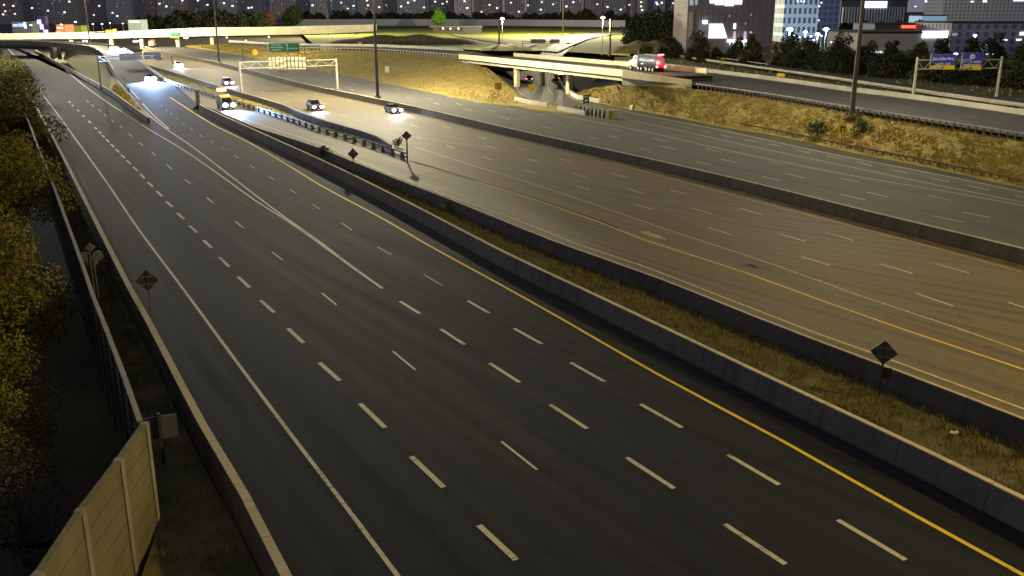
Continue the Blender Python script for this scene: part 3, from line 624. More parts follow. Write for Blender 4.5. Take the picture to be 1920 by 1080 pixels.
for i in range(len(Q)-1):
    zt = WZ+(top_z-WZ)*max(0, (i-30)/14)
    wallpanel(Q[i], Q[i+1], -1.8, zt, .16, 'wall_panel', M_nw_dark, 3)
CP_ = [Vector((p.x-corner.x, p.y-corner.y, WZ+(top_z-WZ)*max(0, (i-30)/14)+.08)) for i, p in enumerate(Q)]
sweep('lit_top_strip', CP_, [(-.11,0),(-.11,.06),(.08,.06),(.08,0)], M_nwp, nw)  # thin pale strip painting the light along the wall top
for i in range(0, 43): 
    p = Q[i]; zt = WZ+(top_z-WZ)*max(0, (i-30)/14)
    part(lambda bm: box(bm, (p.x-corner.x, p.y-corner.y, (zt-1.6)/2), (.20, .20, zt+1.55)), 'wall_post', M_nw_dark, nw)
# far sound wall
fw_ = curve([(545,49,0),(700,48,0),(860,48,0),(1000,50,0),(1172,52,0)], step=60)
fb = sweep('sound_wall', fw_, [(-.3,0),(-.3,7.6),(.3,7.6),(.3,0)], mat('far_wall', (0.33,0.36,0.40), .9, .08, .02), None, 'long pale blue-grey sound wall on the horizon behind the far grass', 'sound wall')
# ================================================================ BRIDGE (right)
br = empty('road_bridge', gp(1067, 176)); tag(br, 'pale lit concrete road bridge on two columns over the underpass road', 'bridge')
def rel(o, root):
    o.parent = root; o.location = -Vector(root.location); return o
D0 = 207.3
bw = gp(861, 109, 5.0); be = gp(1175, 151, 4.95)
def brp(t, dz=0): return Vector((bw.x+(be.x-bw.x)*t, bw.y+(be.y-bw.y)*t, 4.95+dz))
d = (be-bw); d.z = 0; d.normalize(); nrm = Vector((-d.y, d.x, 0))
if nrm.y < 0: nrm = -nrm
base = [brp(t) for t in (0, .25, .5, .75, 1)]
WD = 20.0
def slab(name, n0, n1, z0, z1, m, t0=0, t1=1):
    A = brp(t0); B = brp(t1); V = []
    for p, tt in ((A, t0), (B, t1)):
        for (n, z) in ((n0, z0), (n1, z0), (n1, z1), (n0, z1)): V.append((p.x+nrm.x*n, p.y+nrm.y*n, z-.15+.75*tt))
    o = from_py(name, V, [(0,1,2,3),(7,6,5,4),(0,4,5,1),(1,5,6,2),(2,6,7,3),(3,7,4,0)], m)
    bm = bmesh.new(); bm.from_mesh(o.data); bmesh.ops.recalc_face_normals(bm, faces=bm.faces[:]); bm.to_mesh(o.data); bm.free()
    return rel(o, br)
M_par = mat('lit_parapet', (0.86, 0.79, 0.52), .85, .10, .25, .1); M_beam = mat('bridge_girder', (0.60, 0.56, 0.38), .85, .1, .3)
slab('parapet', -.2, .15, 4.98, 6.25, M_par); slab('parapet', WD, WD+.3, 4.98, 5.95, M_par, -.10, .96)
slab('deck', .17, WD-.01, 4.72, 4.97, M_deck)
slab('shaded_deck_edge', .0, .16, 4.62, 4.965, M_conc_dark)  # dark colour paints the shadow line below the parapet
for n in (.25, 4.1, 8.0, 12.2, 16, 19.4): slab('girder', n-.2, n+.25, 4.15, 4.715, M_beam, .07, .985)
for px, py in ((958, 163), (1067, 176)):
    g = gp(px, py); t = (Vector((g.x, g.y, 0))-Vector((bw.x, bw.y, 0))).dot(d)/(Vector((be.x-bw.x, be.y-bw.y, 0))).length
    p = brp(t)
    n0 = max(.9, (g-bw).dot(nrm))
    for k in (n0, n0+6.5, n0+13):
        o = part(lambda bm: box(bm, (p.x+nrm.x*k, p.y+nrm.y*k, 1.95), (1.5, 1.1, 4.4), math.atan2(d.y, d.x)), 'column', M_beam, None, .15); rel(o, br)
slab('abutment', .6, 19.6, 1.5, 4.70, M_beam, .0, .05); slab('abutment', .6, 19.6, 1.0, 4.70, M_conc_dark, .975, .99)
# retaining wall right of the bridge
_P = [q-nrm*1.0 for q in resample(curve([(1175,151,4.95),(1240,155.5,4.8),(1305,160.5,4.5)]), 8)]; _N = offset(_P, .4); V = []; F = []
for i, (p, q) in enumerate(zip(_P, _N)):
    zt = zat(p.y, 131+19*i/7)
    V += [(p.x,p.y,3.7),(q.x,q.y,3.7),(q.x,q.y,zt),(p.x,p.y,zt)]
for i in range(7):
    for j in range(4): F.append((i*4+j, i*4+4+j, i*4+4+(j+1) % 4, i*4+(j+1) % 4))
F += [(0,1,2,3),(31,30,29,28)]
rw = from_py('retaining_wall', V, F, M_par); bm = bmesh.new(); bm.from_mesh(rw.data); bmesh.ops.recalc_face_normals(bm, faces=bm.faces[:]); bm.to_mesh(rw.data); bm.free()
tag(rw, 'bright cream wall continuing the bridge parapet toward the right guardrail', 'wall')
# ---------------- far left overpass
ov = empty('highway_overpass', gp(262, 88.5)); tag(ov, 'long pale overpass crossing the whole far left background', 'overpass')
YO = gp(262, 88.5).y
FO = [(-260, 74.5, 66.5), (0, 74, 66), (200, 72, 62.5), (360, 68, 57), (480, 66, 57), (560, 64.5, 56), (630, 62.5, 55.2), (700, 59, 54.6)]
def ovp(px, py): return Vector((xat(px, py, YO), YO, zat(YO, py)))
def ovslab(name, rows, y0, y1, m):
    V = []; F = []
    for (px, pb, pt) in rows:
        a = ovp(px, pb); b = ovp(px, pt)
        V += [(a.x, YO+y0, a.z), (a.x, YO+y1, a.z), (a.x, YO+y1, b.z), (a.x, YO+y0, b.z)]
    for i in range(len(rows)-1):
        k = i*4
        for j in range(4): F.append((k+j, k+(j+1) % 4, k+4+(j+1) % 4, k+4+j))
    F += [(3,2,1,0), tuple(len(V)-4+j for j in range(4))]
    return rel(from_py(name, V, F, m), ov)
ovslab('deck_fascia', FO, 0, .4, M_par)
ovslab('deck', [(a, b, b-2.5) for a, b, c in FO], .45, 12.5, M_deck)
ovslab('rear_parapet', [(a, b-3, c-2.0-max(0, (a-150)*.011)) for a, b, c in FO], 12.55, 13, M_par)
ovslab('girder', [(a, b+2.0, b) for a, b, c in FO], 1.0, 2.0, M_conc_dark)
for px in (262, 330, 40, 130, 205, 395):
    a = ovp(px, 70); 
    rel(part(lambda bm: box(bm, (a.x, YO+2, 1.8), (1.6, 1.6, 5.4)), 'column', M_beam, None), ov)
# ---------------- curved ramp bridge over the left road
cb = empty('ramp_bridge', gp(105, 105)); tag(cb, 'dark curved ramp bridge over the far end of the near carriageway', 'bridge')
RL = resample(rampL, 60)
rel(sweep('parapet', offset(RL[:46], .15), [(-.2,-.9),(-.2,.95),(.2,.95),(.2,-.9)], M_conc_dark), cb)
rel(sweep('rear_parapet', resample(rampR, 60)[:48], [(-.15,0),(-.15,.8),(.15,.8),(.15,0)], M_conc_pale), cb)
rel(sweep('girder', [p+Vector((0,0,-.9)) for p in offset(RL[:42], 3.0)], [(-2.6,-1.2),(-2.6,.6),(2.2,.6),(2.2,-1.2)], M_dark), cb)
for px, py in ((99, 110), (113, 110)):
    g = gp(px, py); rel(part(lambda bm: cyl(bm, (g.x, g.y, -.3), (g.x, g.y, 4), .7, n=12), 'column', M_beam if px == 106 else M_conc_dark, None), cb)
g = gp(106, 108); rel(part(lambda bm: box(bm, (g.x, g.y, 1.8), (2.4, 1, 4)), 'column', M_beam, None), cb)
strip('ramp_slope', curve([(118,110),(150,137),(190,160),(205,168)]), [p+Vector((0,0,-.4)) for p in curve([(125,89,4.2),(160,93,3.6),(183,101,2.4),(196,118,1.2),(208,140,.4)])], M_grass_dark, nu=5, n=24, zn=.15)
strip('gore_slope', curve([(205,167),(235,188),(278,219)]), curve([(209,142,.2),(238,172,.05),(275,212,.02),(284,222,0)]), mat('sandy_gore', (.22,.17,.09), .95, .25, .5, .5), n=12, dz=.02)
# ================================================================ SIGNS, GANTRIES, SMALL THINGS
def at(px, py, Y): return Vector((xat(px, py, Y), Y, zat(Y, py)))
def facing(loc): return math.atan2(loc.y, loc.x)-math.pi/2     # local -Y looks back at where traffic comes from
def diamond_sign(px, py, z, py_top, py_bot, label, post_r=.05, m=M_signback, box_=False, name='diamond_sign', yaw=0):
    b = gp(px, py, z); zt = zat(b.y, py_top); zb = zat(b.y, py_bot); s = (zt-zb)/1.414
    root = empty(name, b, facing(b)+yaw); tag(root, label, 'road sign')
    def f(bm):
        box(bm, (0, 0, 0), (s, .03, s)); bmesh.ops.rotate(bm, verts=bm.verts[:], matrix=Matrix.Rotation(math.pi/4, 3, 'Y'))
        bmesh.ops.translate(bm, verts=bm.verts[:], vec=(0, .02, (zt+zb)/2-b.z))
    part(f, 'panel', m, root)
    def g(bm):
        box(bm, (0, -.04, (zt-b.z)*.5-.2), (post_r*2, post_r*2, zt-b.z+.3))
    part(g, 'post', M_pole, root)
    part(lambda bm: (box(bm, (0, -.0, (zt+zb)/2-b.z+s*.25), (s*.7, .03, .05)), box(bm, (0, 0, (zt+zb)/2-b.z-s*.25), (s*.7, .03, .05))), 'bracket', M_galv, root)
    if box_: part(lambda bm: box(bm, (.22, -.05, zb-b.z-.35), (.4, .12, .5)), 'control_box', M_dark, root)
    return root
diamond_sign(664, 331, 0, 278, 299, 'dark diamond warning sign on a thin post above the near end of the side lane')
diamond_sign(764, 305, 0, 245, 264, 'dark diamond warning sign at the end of the double guardrail', .09)
diamond_sign(1648, 741, .05, 638, 684, 'dark diamond sign seen from behind in the foreground median grass', .055, box_=True)
diamond_sign(282, 580, 0, 506, 546, 'dim grey-brown diamond sign beside the left concrete barrier', .03, mat('brown_sign_back', (.055,.052,.05), .7, .2, 2))
b = gp(184, 578, -.5); r = empty('sign_cluster', b, facing(b)); tag(r, 'pale clover-shaped cluster of sign backs on a post left of the barrier', 'road sign')
zc = zat(b.y, 481)-b.z
part(lambda bm: (cyl(bm, (-.36,.0,zc), (-.36,.03,zc), .33, n=18), cyl(bm, (.36,.0,zc), (.36,.03,zc), .33, n=18)), 'round_panel', M_signback_pale, r)
def f(bm):
    for dz, s in ((.55, .42), (-.45, .5)):
        v = box(bm, (0, 0, 0), (s, .03, s)); bmesh.ops.rotate(bm, verts=v, matrix=Matrix.Rotation(math.pi/4, 3, 'Y')); bmesh.ops.translate(bm, verts=v, vec=(0, .05, zc+dz))
part(f, 'diamond_panel', M_signback_pale, r)
part(lambda bm: (box(bm, (-.07,-.06,zc*.5), (.06,.06,zc+.6)), box(bm, (.12,-.06,zc*.5-.2), (.06,.06,zc))), 'post', M_galv, r)
b = gp(311, 868, -.5); r = empty('wide_sign', b, facing(b)); tag(r, 'plain grey rectangular sign back between noise wall corner and barrier', 'road sign')
zt = zat(b.y, 780)-b.z; zb_ = zat(b.y, 822)-b.z
part(lambda bm: box(bm, (.28,0,(zt+zb_)/2), (.66,.05,zt-zb_)), 'panel', mat('sign_back_grey', (.15,.15,.16), .6, .1, 1), r)
part(lambda bm: box(bm, (-.42,.03,(zt+zb_)/2), (.6,.04,(zt-zb_)*.98)), 'side_panel', mat('sign_back_dim', (.07,.07,.075), .6, .1, 1), r)
part(lambda bm: box(bm, (-.07,-.05,zt/2), (.12,.12,zt+.3)), 'post', M_pole, r)
def post_sign(name, px, py, z, x0, x1, y0, y1, m, label, cat='road sign', posts=(0,), sym=None, shape='box'):
    b = gp(px, py, z); r = empty(name, b, facing(b)); tag(r, label, cat)
    wd = xat(x1, y0, b.y)-xat(x0, y0, b.y); zt = zat(b.y, y0)-b.z; zb = zat(b.y, y1)-b.z; ox = xat((x0+x1)/2, py, b.y)-b.x
    if shape == 'box': part(lambda bm: box(bm, (ox,0,(zt+zb)/2), (wd,.05,zt-zb)), 'panel', m, r)
    else: part(lambda bm: cyl(bm, (ox,-.02,(zt+zb)/2), (ox,.03,(zt+zb)/2), wd/2, n=20), 'panel', m, r)
    for p in posts: part(lambda bm: box(bm, (ox+p*wd,.06,zb/2), (.1,.08,zb+(zt-zb)*.6)), 'post', M_galv, r)
    if sym: sym(r, ox, wd, zb, zt)
    return r
def arrow_up(r, ox, wd, zb, zt):
    h = zt-zb
    def f(bm):
        vs = [(-.30,.28),(.05,.28),(.05,.12),(.32,.42),(.05,.72),(.05,.55),(-.30,.55)]
        a = math.radians(30); v = [bm.verts.new((ox+(x*math.cos(a)-(y-.42)*math.sin(a))*wd*.8, -.032, zb+h*.36+(x*math.sin(a)+(y-.42)*math.cos(a))*wd*.8)) for x, y in vs]
        bm.faces.new(v)
    part(f, 'arrow', M_letter, r)
    text_mesh('EXIT', wd*.36, 'lettering', M_letter, r, (ox, -.035, zb+h*.78))
post_sign('exit_sign', 1099, 205, 0, 1093, 1104.5, 178.5, 194, M_green, 'small green exit sign with a white arrow beside the crash cushion', sym=arrow_up)
def cross(r, ox, wd, zb, zt):
    h = zt-zb
    part(lambda bm: (box(bm, (ox-wd*.12,-.035,zb+h*.45), (wd*.14,.01,h*.7)), box(bm, (ox+wd*.12,-.035,zb+h*.62), (wd*.5,.01,h*.13)), box(bm, (ox+wd*.28,-.035,zb+h*.40), (wd*.12,.01,h*.45))), 'symbol', M_black, r)
post_sign('warning_sign', 1575, 268, 1.2, 1569, 1584, 231, 251, M_signyel, 'yellow warning sign with black symbol beside the right-hand light mast', sym=cross)
post_sign('warning_sign', 997, 184, 0, 991, 1002.5, 158, 170, M_signyel, 'yellow warning sign in front of the underpass road', posts=(-.2,.2))
post_sign('warning_sign', 934, 181, .4, 928, 940, 155, 168, mat('dull_yellow_sign', (.32,.22,.05), .7, .3, 2), 'dull brownish sign in the golden grass left of the bridge column')
post_sign('round_sign', 480, 112, .3, 474.5, 484.5, 93, 103, mat('orange_sign', (.9,.45,.02), .5, .1, 2), 'round bright orange marker on the embankment left of the green gantry sign', shape='round')
post_sign('marker_sign', 727, 138, 1.0, 722, 730, 124, 136, M_conc_pale, 'small pale marker in the grass right of the tall median mast')
post_sign('marker_sign', 675, 92, 3.0, 672, 678.5, 79, 86, M_conc_pale, 'small pale sign on the slope above the western guardrail')
post_sign('marker_post', 656, 69, 1.0, 651.5, 661, 56.5, 63, M_conc_pale, 'left one of two pale round discs on the grass near the far ramp', shape='round')
post_sign('marker_post', 668, 69, 1.0, 663.5, 673, 56.5, 63, M_conc_pale, 'right one of two pale round discs on the grass near the far ramp', shape='round')
b = gp(1353, 131, 4.0); r = empty('chevron_sign', b, facing(b)); tag(r, 'stack of three yellow chevrons on a post beyond the upper ramp', 'road sign')
part(lambda bm: box(bm, (0,.05,1.2), (.08,.08,2.5)), 'post', M_pole, r)
for k in range(3):
    def f(bm):
        z = 1.0+k*.62; bm.faces.new([bm.verts.new(v) for v in ((-.36,0,z),(0,0,z+.36),(.36,0,z),(.36,0,z+.2),(0,0,z+.56),(-.36,0,z+.2))])
        bmesh.ops.solidify(bm, geom=bm.faces[:], thickness=.03)
    part(f, 'chevron', M_signyel, r)
b = gp(1460, 144, 4.0); r = empty('barrier_end', b, R(-35)); tag(r, 'grey barrier end with a yellow reflective cap by the second ramp', 'barrier end')
part(lambda bm: box(bm, (-2.4,0,.35), (4,.5,.7)), 'block', M_conc, r, .05); part(lambda bm: box(bm, (.5,0,.38), (1.7,.6,.76)), 'yellow_cap', M_signyel, r, .05)
# narrow pale panel at barrier tip
b = gp(371, 196); r = empty('barrier_end_marker', b, facing(b)); tag(r, 'narrow pale double panel standing at the tip of the median barrier', 'marker')
part(lambda bm: (box(bm, (-.22,0,1.4), (.22,.2,2.8)), box(bm, (.3,0,1.4), (.34,.2,2.8))), 'panel', M_conc_pale, r); part(lambda bm: box(bm, (.02,.05,1.3), (.2,.1,2.6)), 'post', M_dark, r)
# lights glowing near: crash cushion
a_ = gp(1091, 213); c_ = gp(1143, 222); r = empty('crash_cushion', a_); tag(r, 'crash cushion of dark drums between pale plates at the exit gore', 'crash cushion')
dv = c_-a_; ang = math.atan2(dv.y, dv.x); n = 8
for k in range(n):
    p = dv*(k/(n-1))
    part(lambda bm: box(bm, p+Vector((0,0,.72)), (.18,1.5,1.45), ang), 'plate', M_conc_pale, r)
    if k < n-1:
        q = dv*((k+.5)/(n-1)); part(lambda bm: (cyl(bm, q+Vector((0,-.35,.05)), q+Vector((0,-.35,1.35)), .42, n=12), cyl(bm, q+Vector((0,.4,.05)), q+Vector((0,.4,1.35)), .42, n=12)), 'drum', mat('dark_drum', (.05,.055,.07), .6), r)
part(lambda bm: cyl(bm, dv*1.07+Vector((0,0,.05)), dv*1.07+Vector((0,0,1.3)), .75, n=16), 'nose', mat('olive_nose', (.22,.20,.06), .7), r)
part(lambda bm: box(bm, -dv*.08+Vector((0,0,.7)), (1.4,1.6,1.4), ang), 'anchor_block', M_conc, r, .08)
# ---- gantries
def gantry(name, A, B, ztA, ztB, label, m=M_pole_pale, leg=.32, chords=(0, 1.3), cat='sign gantry', over=0, truss=True, legs=(1, 1)):
    r = empty(name, A); tag(r, label, cat); q = B-A
    for k, (p, zt) in enumerate(((Vector((0,0,0)), ztA-A.z), (q, ztB-A.z))):
        if legs[k]: part(lambda bm: cyl(bm, p+Vector((0,0,-.3)), Vector((p.x, p.y, zt)), leg, leg*.75, 10), 'leg', m, r)
    def f(bm):
        n = 12; pts = []
        for dz in chords:
            a = Vector((0, 0, ztA-A.z-.2-dz)); c = Vector((q.x, q.y, ztB-A.z-.2-dz)); pts.append((a, c)); cyl(bm, a, c, .11, n=6)
        if truss and len(chords) > 1:
            for k in range(n):
                a = pts[k % 2][0].lerp(pts[k % 2][1], k/n); c = pts[(k+1) % 2][0].lerp(pts[(k+1) % 2][1], (k+1)/n); cyl(bm, a, c, .05, n=5)
    part(f, 'truss', m, r); return r
def panel_at(r, x0, x1, y0, y1, Y, name, m, th=.15, yaw=0, dy=-.3, z1=None):
    """flat rectangular panel of a gantry, given by its outline at forward distance Y"""
    xa, xb = xat(x0, (y0+y1)/2, Y), xat(x1, (y0+y1)/2, Y); za, zb = zat(Y, y1), zat(Y, y0)
    o = part(lambda bm: box(bm, (0, 0, 0), (xb-xa, th, zb-za)), name, m, r)
    o.location = Vector(((xa+xb)/2, Y+dy, (za+zb)/2))-Vector(r.location); o.rotation_euler.z = yaw
    return o, xb-xa, zb-za
A = gp(453, 179); B = gp(633, 167)
g1 = gantry('sign_gantry', A, B, zat(A.y, 115), zat(B.y, 110), 'pale overhead gantry with a bright ribbed sign back across the brown lanes')
YM = A.y*.55+B.y*.45
o, wd, hh = panel_at(g1, 503, 574, 107, 130, YM, 'sign_back', mat('pale_ribbed_panel', (.62,.60,.42), .6, .12, .8), dy=.2)
part(lambda bm: [box(bm, (x*wd/10-wd/2, -.12, 0), (.09, .1, hh)) for x in range(11)]+[box(bm, (0, -.14, z*hh), (wd, .07, .08)) for z in (-.3, .2)], 'rib', M_conc, o)
part(lambda bm: box(bm, (-wd*.12, -.6, -hh*.5-.5), (wd*.25, .5, .12)), 'walkway', M_dark, o)
A = gp(456, 116); B = gp(600, 112, .6); g2 = gantry('sign_gantry', A, B, zat(A.y, 88), zat(B.y, 84), 'dark thin-legged gantry holding the wide green sign far down the grey lanes', M_pole, .22, (0, 1.6))
YM = (A.y+B.y)/2; o, wd, hh = panel_at(g2, 505, 562, 81, 97, YM, 'green_panel', M_green, yaw=0, dy=-.5)
def f(bm):
    for (x, z, l) in ((-.26,.28,.32),(-.24,.0,.40),(-.26,-.28,.3),(.30,-.1,.3)):
        k = 0
        while k < l:
            s = random.uniform(.012,.03); box(bm, ((x-l/2+k+s/2)*wd, -.085, z*hh), (s*wd, .02, hh*.11)); k += s+.012
    box(bm, (.1*wd, -.085, 0), (.02*wd, .02, hh*.7)); box(bm, (.1*wd, -.085, hh*.33), (.07*wd, .02, hh*.1))
part(f, 'lettering', mat('dim_letter', (.25,.33,.30), .5), o)
A = gp(1712, 180, 4.2); B = gp(1868, 184, 3.2); g3 = gantry('sign_gantry', A, B, zat(A.y, 107), zat(B.y, 106), 'tall white-legged gantry carrying two blue and yellow signs on the right', M_pole_pale, .25, (.3, 1.7))
YA, YB = A.y, B.y
for (x0, x1, y0, y1, ym, txts) in ((1743, 1788, 102, 130, 122.5, (('Don Valley Pkwy', .26, .20, .66), ('SOUTH - SUD', .22, -.14, .5))), (1801, 1838, 99.5, 131, 123, (('404', .2, .26, 0), ('NORTH - NORD', .19, -.03, .72), ('Newmarket', .17, -.19, .6)))):
    t = ((x0+x1)/2-1712)/156; Y = YA+(YB-YA)*t
    o, wd, hh = panel_at(g3, x0-.8, x1+.8, y0-.8, y1, Y, 'sign_frame', M_galv, dy=-.4)
    yf = (ym-y0)/(y1-y0)
    p = part(lambda bm: box(bm, (0, -.1, hh*(.5-yf/2)), (wd*.95, .05, hh*yf*.94)), 'blue_panel', M_blue, o)
    p = part(lambda bm: box(bm, (0, -.1, -hh*(.5-(1-yf)/2)), (wd*.99, .06, hh*(1-yf)*.96)), 'yellow_panel', M_signyel, o)
    part(lambda bm: (box(bm, (0,-.14,-hh*(.5-(1-yf)/2)+.1), (.12,.02,.3)), bm.faces.new([bm.verts.new((x,-.151,-hh*(.5-(1-yf)/2)+z)) for x, z in ((-.25,0),(0,-.28),(.25,0))])), 'down_arrow', M_black, o)
    for tx, sz, zz, wf in txts:
        if tx == '404':
            part(lambda bm: (box(bm, (0,-.135,hh*zz), (wd*.24,.02,hh*.2), taper=None), box(bm, (0,-.137,hh*(zz+.12)), (wd*.12,.02,hh*.05))), 'shield', M_letter, o)
            text_mesh('404', hh*.12, 'lettering', M_blue, o, (0,-.165,hh*zz))
        else:
            tm = text_mesh(tx, hh*sz, 'lettering', M_letter, o, (0,-.145,hh*zz)); W0 = max(v.co.x for v in tm.data.vertices)*2
            tm.scale.x = wd*(.86 if wf > .55 else .6)/W0
A = gp(190, 166, .6); B = gp(323, 119, 0); g4 = gantry('sign_gantry', A, B, zat(A.y, 104), zat(B.y, 103), 'thin gantry with two slate sign backs over the curved ramp', M_pole, .2, (.0, 1.1))
for x0, x1, y0 in ((224, 267, 99), (270, 302, 97)):
    t = ((x0+x1)/2-190)/133; Y = A.y*(1-t)+B.y*t
    panel_at(g4, x0, x1, y0+1, 112.5, gp(280, 130).y, 'sign_back', mat('slate_back', (.13,.14,.20), .6, .1, .8), dy=0)
A = gp(979, 98, 0); B = gp(1072, 99, 0); g5 = gantry('sign_gantry', A, B, zat(A.y, 77), zat(B.y, 77), 'far thin gantry with dark sign backs seen just above the bridge', M_pole, .14, (.0, .8), truss=False)
for x0, x1 in ((995, 1023), (1031, 1049.5)): panel_at(g5, x0, x1, 73.5, 80.5, A.y, 'sign_back', M_signback)
part(lambda bm: cyl(bm, (xat(1024,90,A.y)-A.x,0,0), (xat(1024,90,A.y)-A.x,0,zat(A.y,80)), .15, n=8), 'leg', M_pole_pale, g5)
r = empty('overpass_sign', ovp(327.5, 64)); tag(r, 'small green sign with a yellow strip hung on the far overpass', 'road sign')
panel_at(r, 319.5, 336.5, 60.5, 68.2, YO, 'green_panel', mat('pale_green_sign', (.05,.22,.15), .5, .1, 1), dy=-.5); panel_at(r, 319.5, 336.5, 68.4, 71, YO, 'yellow_strip', mat('lime_strip', (.6,.7,.05), .5), dy=-.5)
# litter
b = gp(1788, 814, .15); r = part(lambda bm: ball(bm, (0,0,.08), .17, 2, (1, .6, .5)), 'litter', mat('white_plastic', (.75,.75,.75), .5), None); r.location = b; tag(r, 'crumpled white litter lying in the foreground median grass', 'litter')
for v in r.data.vertices: v.co *= random.uniform(.6, 1.25)
# ================================================================ VEGETATION
scatter_blades('median_grass', medA, medB, 60000, .40, .020, M_blade_mix, 'dry tufted grass filling the long median strip', t0=.02, t1=.97, clump=7)
scatter_blades('verge_grass', offset(NW, .4, VZ)+[gp(300,1000,VZ), gp(280,1090,VZ)], offset(L0, -.5, VZ+.1), 110000, .55, .032, M_blade_dark, 'dark weedy grass between the noise wall and the left barrier', clump=7)
scatter_blades('embankment_grass', EBR, ETR, 84000, .27, .055, M_blade_gold, 'golden dry grass covering the right embankment', t0=.04, t1=.98, clump=7)
scatter_blades('embankment_grass', EBL, ETL, 84000, .33, .065, M_blade_gold, 'golden dry grass on the slope left of the bridge', t0=.04, t1=.98, clump=7)
scatter_blades('island_grass', offset(resample(GR1, 60)[8:], .6), offset(resample(B2B, 60)[8:], -.4), 6000, .35, .05, M_blade_gold, 'yellowed grass on the island beside the double guardrail', clump=7)
scatter_blades('gore_weeds', curve([(212,172),(238,196),(258,208)]), curve([(216,160),(245,186),(264,208)]), 900, 1.0, .10, M_blade_gold, 'tan weeds standing behind the dark barrier wedge', clump=5)
scatter_blades('plateau_weeds', P4A, P4B, 14000, .6, .10, M_blade_dark, 'dim weeds on the ground beyond the upper ramp', clump=6)
def bush(px, py, z, h, r, m, label, n=500, size=.14, cat='bush'):
    return tree('bush', gp(px, py, z), h, r, m, n, size, label, cat, nb=4, low=.02, flat=.8, trunk_r=.04)
bush(612, 297, 0, 1.6, 1.3, M_leaf_mid, 'dark green bush on the median near the thin-post diamond sign', 900, .10)
bush(748, 276, 0, 1.2, .9, M_leaf_grey, 'small brown shrub behind the end of the double guardrail', 400, .10)
bush(840, 396, 0, .8, 1.0, M_leaf_gold, 'low yellowish weed clump on the median grass', 350, .09)
bush(1533, 248, 1.4, 1.3, 2.0, M_leaf_mid, 'green bush left of the right-hand light mast', 700, .16)
bush(1622, 250, 1.8, 1.5, 1.8, M_leaf_mid, 'green bush right of the right-hand light mast', 700, .16)
bush(1600, 233, 2.4, 1.6, 1.5, M_leaf_grey, 'grey-green bush behind the right-hand light mast', 600, .16)
bush(1292, 170, 3.6, 1.2, 1.0, M_leaf_dark, 'small dark bush against the bright retaining wall', 400, .14)
bush(1400, 182, 3.4, 1.3, 1.6, M_leaf_mid, 'dull green bush below the upper right guardrail', 500, .15)
bush(1172, 165, 3.2, 1.6, 2.4, M_leaf_grey, 'scrubby growth under the right end of the bridge', 700, .2)
bush(968, 158, .1, 2.2, 1.1, M_leaf_mid, 'dark shrub beside the left bridge column', 500, .16)
bush(1043, 161, .1, 2.8, 1.2, M_leaf_mid, 'dark shrub beside the right bridge column', 500, .16)
# near trees at the left edge
def tree_at(px, py, zc, r, h_top, m, label, n, size, zb=-2.2, group=None, **k):
    c = gp(px, py, zc); return tree('leafy_tree', (c.x, c.y, zb), h_top-zb, r, m, n, size, label, 'tree', group, **k)
tree_at(-45, 545, 3.0, 4.6, 7.4, M_leaf_gold, 'large golden-green tree at the left edge beside the dark noise wall', 22000, .12, nb=12, low=.15)
tree_at(5, 350, 3.0, 5.4, 7.6, M_leaf_gold, 'olive and rust tree behind the large golden one at the left edge', 15000, .15, nb=11, low=.1)
tree_at(-40, 690, 2.5, 3.2, 5.2, M_leaf_gold, 'lower golden-green tree between the largest one and the small branches', 9000, .1, nb=8, low=.05)
tree_at(-12, 800, 2.0, 2.1, 3.6, M_leaf_gold, 'small golden branches low at the left edge, above the grey-leaved ones', 8000, .075, nb=8, low=.05)
tree_at(25, 905, 1.2, 2.4, 2.6, M_leaf_grey, 'grey-leaved bushy tree in the lower left corner', 6500, .06, nb=9, low=.0)
for i, (px, py, r, m) in enumerate(((22,238,7.0,M_leaf_olive),(0,178,8.5,M_leaf_olive),(5,140,8,M_leaf_olive),(-35,118,9,M_leaf_olive))):
    tree_at(px, py, 2.0, r, 5.5, m, 'dim roadside tree at far left edge, %s counting away from camera' % ORD[i], 9000, .24, nb=11, low=.05)
# right-hand tree belt
rt = []
x = 1215
rnd = random.Random(3)
while x < 1980:
    yb = 112+(x-1215)*.098 if x < 1400 else 128+(x-1400)*.088
    rt.append((x+rnd.uniform(-6, 6), yb+rnd.uniform(-3, 2), rnd.uniform(24, 34) if x < 1480 else rnd.uniform(44, 58)))
    x += rnd.uniform(20, 30)
for i, (px, py, hp) in enumerate(rt):
    b = gp(px, py, 2.6); h = hp/1750*b.y
    tree('belt_tree', b, h, h*rnd.uniform(.46, .6), rnd.choice((M_leaf_dark, M_leaf_dark, M_leaf_dark, M_leaf_mid)), 2000, .28,
         'front-row dark tree of the right-hand belt, %s from the left' % ORD[i], 'tree', 'front row of dark belt trees', nb=7, low=.05)
for i in range(14):
    px = 1270+i*50+rnd.uniform(-12, 12); b = gp(px, 110+(px-1270)*.03, 1.5); h = rnd.uniform(7, 10)
    tree('belt_tree', b, h, h*.42, rnd.choice((M_leaf_dark, M_leaf_dark, M_leaf_mid)), 1200, .4, 'back-row taller tree of the right-hand belt, %s from the left' % ORD[i], 'tree', 'back row of dark belt trees', nb=7, low=.05)
for i, (px, py, top, r) in enumerate(((1205,88,24,13),(1235,90,18,14),(1265,92,24,13),(1282,90,42,8),(1190,82,62,9),(1222,80,52,10))):
    b = gp(px, py, 0); h = zat(b.y, top); tree('dark_tree', b, h, r*.8, M_leaf_dark, 2600, .75, 'tall near-black tree left of the brown tower, %s of six' % ORD[i], 'tree', 'black trees left of the brown tower', nb=9, low=.02)
